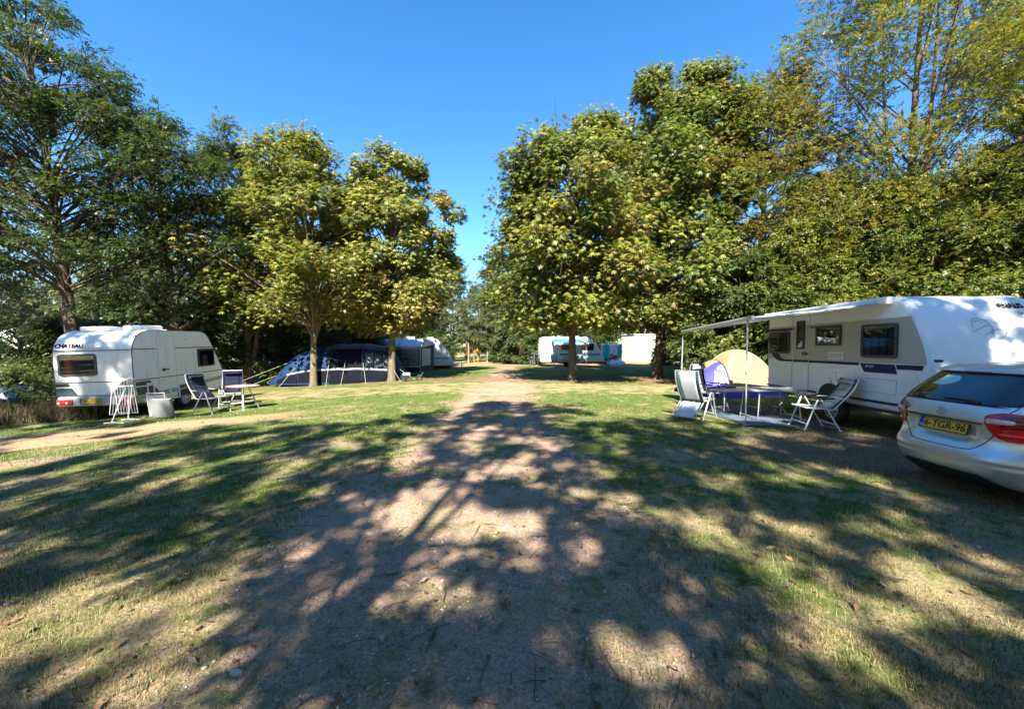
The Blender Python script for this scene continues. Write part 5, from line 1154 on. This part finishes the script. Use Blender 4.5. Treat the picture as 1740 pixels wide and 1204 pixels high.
# ---------------------------------------------------------------- tents
def dome_tent():
    t = thing('dome_tent', 'small beige dome tent with a royal-blue base and porch, behind the awning', 'tent', PZ(8.25, 14.5), .12); t.scale = (1.0, 1.0, 1.02)
    bm_ = mat('beige_tent_cloth', (.40, .245, .115), .8, var=.05, trans=.2, bump=.15, bscale=6); bl = mat('royal_blue_tent_cloth', (.05, .05, .34), .7, var=.12, trans=.15)
    a_, b_, h = 1.35, 1.15, 1.56
    def sq(m, k, n=64):
        th = 2 * math.pi * k / n + .0001; c, s = math.cos(th), math.sin(th); q = max(abs(c), abs(s)); x, y = c / q, s / q
        sag = 1 - .07 * math.sin(math.pi * m) * (1 - (min(abs(x), abs(y))) ** 2); z = h * (1 - m ** 2.15)
        rr_ = 1 + .05 * (m ** .5); r2 = (1 - .16 * (min(abs(x), abs(y))) ** 4)
        return (a_ * m * x * sag * r2 * rr_, b_ * m * y * sag * r2 * rr_, z)
    zc = .36; mc = (1 - zc / h) ** (1 / 2.15)
    MB().loft([[sq(m, k) for k in range(64)] for m in np.concatenate([[.002], np.linspace(.06, mc, 16)])], True, False).build('fly_sheet', bm_, t, 50)
    MB().loft([[sq(m, k) for k in range(64)] for m in np.linspace(mc, 1, 6)], True, False).build('base_band', bl, t, 50)
    for s1, s2 in ((1, 1), (1, -1)):
        pts = []
        for u in np.linspace(-1, 1, 31):
            k = 8 if s1 * s2 > 0 else 24
            p = Vector(sq(abs(u), k if u > 0 else k + 32)); pts.append(p * 1.006 + Vector((0, 0, .006)))
        MB().tube(pts, .011, 6).build('tent_pole', M['beige'], t)
    # porch on the left, an arched blue hood with a patterned side panel
    def porch(u, v):                                       # v along -x, u over the arch
        r_ = 1.0 - .22 * v; hh = (1.22 - .95 * v ** 1.6); an = math.pi * u
        return (-.85 - 1.15 * v, -.95 * r_ * math.cos(an), hh * math.sin(an) ** .8 + .0)
    MB().grid(porch, 24, 10).build('porch', bl, t, 60, .003)
    MB().tube([Vector(porch(u, .02)) * 1.01 for u in np.linspace(0, 1, 25)], .012, 6).build('porch_pole', M['dark'], t)
    mp = bpy.data.materials.new('blue_white_print'); mp.use_nodes = True; nt = mp.node_tree; tc = nt.nodes.new('ShaderNodeTexCoord'); mg = nt.nodes.new('ShaderNodeMapping'); mg.inputs['Scale'].default_value = (6, 6, 16); mg.inputs['Rotation'].default_value = (.6, .5, 0)
    no = nt.nodes.new('ShaderNodeTexNoise'); no.inputs['Scale'].default_value = 1.3; no.inputs['Detail'].default_value = 3; cr = nt.nodes.new('ShaderNodeValToRGB'); e = cr.color_ramp.elements; e[0].position = .53; e[0].color = (.05, .05, .34, 1); e[1].position = .56; e[1].color = (.6, .6, .7, 1)
    nt.links.new(tc.outputs['Object'], mg.inputs[0]); nt.links.new(mg.outputs[0], no.inputs['Vector']); nt.links.new(no.outputs['Fac'], cr.inputs[0]); nt.links.new(cr.outputs[0], nt.nodes['Principled BSDF'].inputs['Base Color'])
    MB().grid(lambda a, b: Vector(porch(.10 + .22 * a, .06 + .45 * b * (1 - .5 * a))) * 1.006, 12, 12).build('side_panel', mp, t, 60)
    MB().grid(lambda a, b: Vector(porch(.40 + .22 * a, .04 + .9 * b)) * 1.006, 8, 12).build('beige_panel', bm_, t, 60)
    for p, q_ in (((-2.0, -.7, .3), (-2.5, -1.2, 0)), ((-.3, -1.1, .5), (-.3, -1.9, 0))): MB().tube([p, q_], .004, 4).build('guy_rope', M['plainwhite'], t)
dome_tent()

def tunnel_tent():
    t = thing('tunnel_tent', 'long navy-blue tunnel tent with guy ropes behind the yellow chestnuts', 'tent', PZ(-9.35, 21.9), .17); t.scale = (.94, 1, 1)
    nb = mat('blue_tent_cloth', (.010, .032, .085), .55, spec=.12, var=.4, scale=2, bump=.35, bscale=4, trans=.08); dkn = mat('black_tent_cloth', (.005, .006, .012), .7, spec=.08, var=.4, bump=.3, bscale=4); lil = mat('lilac_roof_sheen', (.09, .085, .13), .5, spec=.2, var=.3, bump=.3, bscale=5)
    X_ = [-3.75, -3.3, -2.7, -2.0, -1.2, -.2, .9, 1.9, 2.7, 3.2, 3.75]; Hh = [.06, .55, 1.25, 1.72, 1.98, 2.10, 2.14, 2.10, 1.92, 1.15, .05]; Ww = [.9, 1.15, 1.38, 1.52, 1.62, 1.7, 1.72, 1.7, 1.6, 1.35, 1.0]
    f = lambda x: (float(np.interp(x, X_, Hh)), float(np.interp(x, X_, Ww)))
    def sk(x, u, o=0.0):
        hh, ww = f(x); an = math.pi * u; s = math.sin(an) ** .62; c = math.cos(an); c = math.copysign(abs(c) ** .55, c)
        sag = 1 - .025 * abs(math.sin(x * 2.6)); wr_ = 1 + .012 * math.sin(7 * x + 13 * u) * math.sin(23 * u)
        return Vector((x, -(ww + o) * c * sag * wr_, max(.0, (hh + o) * s * sag * wr_)))
    for nm, x0, x1, m in (('sleeping_section', -3.75, -.35, nb), ('living_section', -.35, 1.35, dkn), ('porch_section', 1.35, 3.75, nb)):
        MB().grid(lambda a, b: sk(x0 + (x1 - x0) * a, b), 26, 40).build(nm, m, t, 50)
    MB().grid(lambda a, b: sk(-.6 + 3.2 * a, .30 + .36 * b, .012), 24, 14).build('roof_sheen', lil, t, 50)  # sheen on the roof put into the colour as a lilac layer
    wp = mat('smoky_window_film', (.05, .06, .07), .4, var=.4, scale=2); wn_ = mat('striped_window_curtain', (.04, .05, .07), .5, var=.5, scale=3)
    for x0, x1, m in ((1.50, 1.95, wp), (2.0, 2.40, wn_), (2.45, 2.85, wp)):
        MB().grid(lambda a, b: sk(x0 + (x1 - x0) * a, .085 + .15 * b, .014), 6, 8).build('window', m, t, 50)
    MB().grid(lambda a, b: sk(-2.6 + 5.3 * a, .062 + .012 * b, .016), 40, 2).build('skirt_tape', M['grey'], t, 50)
    MB().grid(lambda a, b: sk(-3.2 + 6.3 * a, .004 + .052 * b, .014), 40, 3).build('mud_skirt', dkn, t, 50)
    for x in (-2.0, -.35, 1.35, 2.75): MB().tube([sk(x, u, .02) for u in np.linspace(.01, .99, 30)], .014, 6).build('hoop', M['dark'], t)
    rope = mat('pale_guy_rope', (.34, .35, .22), .8)
    for (x, u, dx, dy) in ((-2.7, .3, -2.6, -.6), (-2.0, .16, -.5, -1.2), (-.35, .15, .2, -1.4), (.5, .14, .0, -1.1), (1.35, .2, .5, -1.5), (2.75, .16, .9, -1.2), (3.2, .2, 1.3, -.5), (-3.3, .25, -.9, -1.1)):
        p = sk(x, u, .02); q_ = Vector((p.x + dx, p.y + dy, .02)); MB().tube([p, q_], .009, 4).tube([q_ + Vector((0, 0, .08)), q_ - Vector((0, 0, .05))], .008, 4).build('guy_rope', rope, t)
tunnel_tent()

def awning_tent():
    t = thing('awning_tent', 'white-roofed awning tent with striped grey windows, beyond the right chestnut of the left pair', 'tent', PZ(-8.7, 28.6), -.2)
    wh = mat('white_awning_cloth', (.72, .72, .72), .7, var=.05, bump=.15, bscale=3, trans=.1); gr = mat('grey_awning_cloth', (.20, .22, .25), .75, var=.1); dg_ = mat('charcoal_awning_cloth', (.05, .055, .065), .8); cr_ = mat('cream_window_panel', (.50, .50, .38), .5, var=.15, scale=2)
    w, d = 2.2, 2.5; prof = [(0, 1.9), (1.0, 2.52), (d, 2.15)]
    rf = MB()
    rf.grid(lambda a, b: (-w + 2 * w * a, d * b - .06 * (1 - b), float(np.interp(b * d, [p[0] for p in prof], [p[1] for p in prof])) + .01 - .03 * math.sin(math.pi * 3 * a) ** 2 * (1 - b)), 24, 20)
    rf.build('roof', wh, t, 40, .01)
    MB().grid(lambda a, b: (-w + 2 * w * a, -.09, 1.90 - .16 * b - .03 * abs(math.sin(12 * a * math.pi))), 60, 2).build('valance', wh, t, 0, .006)
    fw = MB().box((0, .0, .95), (2 * w, .012, 1.9)).build('front_wall', gr, t)
    lat = bpy.data.materials.new('diagonal_striped_window'); lat.use_nodes = True; nt = lat.node_tree; tc = nt.nodes.new('ShaderNodeTexCoord'); wv = nt.nodes.new('ShaderNodeTexWave'); mp = nt.nodes.new('ShaderNodeMapping'); mp.inputs['Rotation'].default_value = (0, R(55), 0)
    wv.inputs['Scale'].default_value = 2.2; wv.inputs['Distortion'].default_value = .6; cr = nt.nodes.new('ShaderNodeValToRGB'); e = cr.color_ramp.elements; e[0].position = .45; e[0].color = (.16, .19, .24, 1); e[1].position = .7; e[1].color = (.65, .66, .68, 1)
    nt.links.new(tc.outputs['Object'], mp.inputs[0]); nt.links.new(mp.outputs[0], wv.inputs['Vector']); nt.links.new(wv.outputs['Fac'], cr.inputs[0]); nt.links.new(cr.outputs[0], nt.nodes['Principled BSDF'].inputs['Base Color'])
    for x0, x1 in ((-2.0, -1.2), (-1.1, -.3), (.75, 1.35), (1.45, 2.0)):
        o = MB().prism(rrect(x0, .70, x1, 1.62, .04), (0, -.012, 0), (1, 0, 0), (0, 0, 1), .006).build('window', lat, t); MB().frame(x0 - .03, .67, x1 + .03, 1.65, .035, (0, -.012, 0), (1, 0, 0), (0, 0, 1), .012, .05).build('window_frame', wh, o)
    MB().prism(rrect(-.15, .55, .65, 1.15, .02), (0, -.012, 0), (1, 0, 0), (0, 0, 1), .005).build('open_flap_shade', M['void'], t)  # flat dark patch: shade inside the opening painted on the wall
    MB().box((0, -.014, .52), (2 * w, .012, .14)).build('white_band', wh, t); MB().box((0, -.010, .22), (2 * w, .008, .42)).build('skirt', dg_, t)
    sidep = [(0, .0), (d, .0), (d, 2.15), (1.0, 2.50), (0, 1.88)]
    for sx in (1, -1):
        MB().prism(sidep, (sx * w - (.006 if sx < 0 else 0), 0, 0), (0, 1, 0), (0, 0, 1), .006).build('side_wall', dg_, t)
        if sx > 0:
            MB().prism(rrect(.25, .55, 1.75, 1.80, .08), (w + .006, 0, 0), (0, 1, 0), (0, 0, 1), .006).build('side_window', cr_, t)
            MB().prism([(.05, 1.86), (d - .05, 2.12), (1.0, 2.46)], (w + .006, 0, 0), (0, 1, 0), (0, 0, 1), .005).build('gable', wh, t)
    for x in (-w, w): MB().tube([(x, -.02, 1.9), (x, -.02, 0)], .03, 6).build('corner_pole', wh, t)
awning_tent()

# ---------------------------------------------------------------- odds and ends in the distance
def shed():
    t = thing('shed', 'white metal shed beyond the tallest chestnut, corrugated grey on its left side', 'shed', PZ(14.9, 48, .0), .2)
    w, d, h = 3.9, 3.4, 3.25; st = mat('painted_white_sheet_metal', (.78, .78, .77), .45, var=.02); g2 = mat('grey_sheet_metal', (.46, .47, .47), .5, var=.04)
    MB().box((w / 2, .03, h / 2), (w, .06, h)).build('front_wall', st, t)
    sdw = MB()
    n = 40; ring_ = [(-.02 - .025 * (k % 4 in (1, 2)), .06 + (d - .06) * k / n) for k in range(n + 1)]
    sdw.add([(x, y, 0) for x, y in ring_] + [(x, y, h - .08) for x, y in ring_], [(i, i + 1, n + 2 + i, n + 1 + i) for i in range(n)]); sdw.build('side_wall', g2, t, 0, .01)
    MB().box((w - .03, d / 2 + .03, h / 2), (.06, d - .1, h)).box((w / 2, d, h / 2), (w - .1, .06, h)).build('rear_wall', st, t)
    MB().box((w / 2, d / 2, h + .03), (w + .2, d + .25, .08), bev=.01).build('roof', st, t)
    dr = MB().frame(.9, .05, 2.9, 2.4, .05, (0, -.002, 0), (1, 0, 0), (0, 0, 1), .02).build('door_frame', g2, t)
    MB().box((1.9, -.012, 1.1), (.10, .03, .2)).build('door_handle', M['dark'], t)
shed()
# clothes line with towels
t = thing('clothes_line', 'clothes line between two poles right of the far caravan', 'clothes line', PZ(9.2, 36.4), .1)
for x in (-.95, .95): MB().tube([(x, 0, 0), (x, 0, 2.1)], .025, 6).build('pole', M['steel'], t)
for y in (-.1, .1): MB().tube([(-.95, y, 2.03), (0, y, 2.0), (.95, y, 2.03)], .006, 4).build('line', M['plainwhite'], t)
turq = mat('turquoise_towel', (.03, .50, .52), .9, bump=.3, bscale=60, trans=.15)
pr = bpy.data.materials.new('printed_towel'); pr.use_nodes = True; nt = pr.node_tree; tc = nt.nodes.new('ShaderNodeTexCoord'); vo = nt.nodes.new('ShaderNodeTexNoise'); vo.inputs['Scale'].default_value = 3.2; vo.inputs['Detail'].default_value = 2; cr = nt.nodes.new('ShaderNodeValToRGB')
e = cr.color_ramp.elements; e[0].position = .36; e[0].color = (.20, .14, .42, 1); e[1].position = .62; e[1].color = (.75, .28, .08, 1)
for p_, c_ in ((.42, (.76, .74, .74, 1)), (.57, (.78, .76, .75, 1))): k_ = e.new(p_); k_.color = c_
nt.links.new(tc.outputs['Object'], vo.inputs['Vector']); nt.links.new(vo.outputs['Fac'], cr.inputs[0]); nt.links.new(cr.outputs[0], nt.nodes['Principled BSDF'].inputs['Base Color'])
def towel(x0, x1, drop, m, label):
    o = MB().grid(lambda a, b: (x0 + (x1 - x0) * a, .02 * math.sin(9 * a + 3 * x0) * b - .02 + (.04 * b), 2.02 - drop * b - .03 * math.sin(math.pi * a)), 14, 12).build('towel', m, None, 60, .008); o.location = PZ(9.2, 36.25); o.rotation_euler = (0, 0, .1); tag(o, label, 'towel', 'towels hung out to dry')
towel(-.85, -.25, 1.35, turq, 'long turquoise towel at the left end of the clothes line')
towel(-.22, .50, 1.0, pr, 'white towel with orange and violet print on the clothes line'); towel(.54, .88, 1.2, turq, 'narrow turquoise towel at the right end of the clothes line')
mb = MB(); r_ = random.Random(4)
for k in range(5): mb.sphere((-.5 + .26 * k + r_.uniform(-.05, .05), r_.uniform(-.15, .15), .24), (r_.uniform(.26, .36), .3, r_.uniform(.26, .40)), 14, 10)
o = mb.build('tarpaulin_heap', mat('crumpled_white_sheet', (.72, .74, .78), .5, bump=.6, bscale=9), None, 60); o.location = PZ(9.25, 35.2); tag(o, 'crumpled white tarpaulin heap under the clothes line', 'tarpaulin')

# bicycles
def bicycle(label, loc, rz, fm, s=1.0):
    t = thing('bicycle', label, 'bicycle', loc, rz, 'bicycles leaning by the far caravan'); t.scale = (s,) * 3; t.rotation_euler = (R(5), 0, rz)
    for x in (-.52, .52):
        w_ = MB().tube([(x + .33 * math.cos(a), 0, .345 + .33 * math.sin(a)) for a in np.linspace(0, 2 * math.pi, 29)], .017, 6, False)
        o = w_.build('wheel', M['black'], t); sp = MB()
        for k in range(10): a = math.pi * 2 * k / 10; sp.tube([(x, .0, .345), (x + .32 * math.cos(a), 0, .345 + .32 * math.sin(a))], .003, 3)
        sp.build('spokes', M['steel'], o)
        MB().tube([(x + .37 * math.cos(a), 0, .345 + .37 * math.sin(a)) for a in np.linspace(.3, 2.6, 12)], .02, 5, True).build('mudguard', M['dark'], t)
    fr = MB(); A, B_, C_, D_ = (-.52, 0, .345), (-.10, 0, .30), (-.22, 0, .80), (.36, 0, .80)
    for p, q_ in ((A, B_), (A, C_), (B_, C_), (B_, D_), (C_, D_), ((.34, 0, .95), (.52, 0, .345))): fr.tube([p, q_], .019, 6)
    fr.build('frame', fm, t)
    MB().tube([(-.22, 0, .80), (-.25, 0, .95)], .014, 5).box((-.25, 0, .97), (.25, .15, .06), bev=.025).build('saddle', M['black'], t)
    MB().tube([(.34, 0, .94), (.32, 0, 1.05)], .014, 5).tube([(.20, -.28, 1.03), (.33, -.2, 1.07), (.34, 0, 1.06), (.33, .2, 1.07), (.20, .28, 1.03)], .013, 6).build('handlebar', M['steel'], t)
    MB().box((-.58, 0, .74), (.38, .13, .02)).build('luggage_rack', M['steel'], t)
    MB().tube([(-.1, -.1, .30), (-.1, .1, .30)], .012, 5).tube([(-.1, .1, .30), (-.02, .12, .15)], .01, 5).tube([(-.1, -.1, .30), (-.18, -.12, .45)], .01, 5).build('crank', M['steel'], t)
bicycle('grey bicycle seen end-on left of the far caravan', PZ(1.75, 34.3), R(65), M['steel']); bicycle('dark violet bicycle leaning beside the grey one, nearer the far caravan', PZ(2.35, 34.6), R(80), mat('violet_paint', (.10, .06, .2), .3))
# small wheeled cart by the chestnut trunk
t = thing('pull_cart', 'small low wheeled cart with a white top beside the orange-tinged chestnut trunk', 'cart', PZ(-5.15, 20.2), .1)
for x in (-.38, .38):
    for y in (-.22, .22): MB().tube([(x + .13 * math.cos(a), y, .14 + .13 * math.sin(a)) for a in np.linspace(0, 2 * math.pi, 21)], .022, 6, False).build('wheel', M['black'], t)
MB().box((0, 0, .17), (.9, .40, .03), bev=.01).build('bed', M['dark'], t); MB().box((-.25, 0, .34), (.36, .32, .14), bev=.05, seg=3).build('white_box', M['plainwhite'], t)
MB().tube([(.42, 0, .18), (.58, 0, .42), (.56, .1, .44)], .012, 5).build('handle', M['steel'], t)
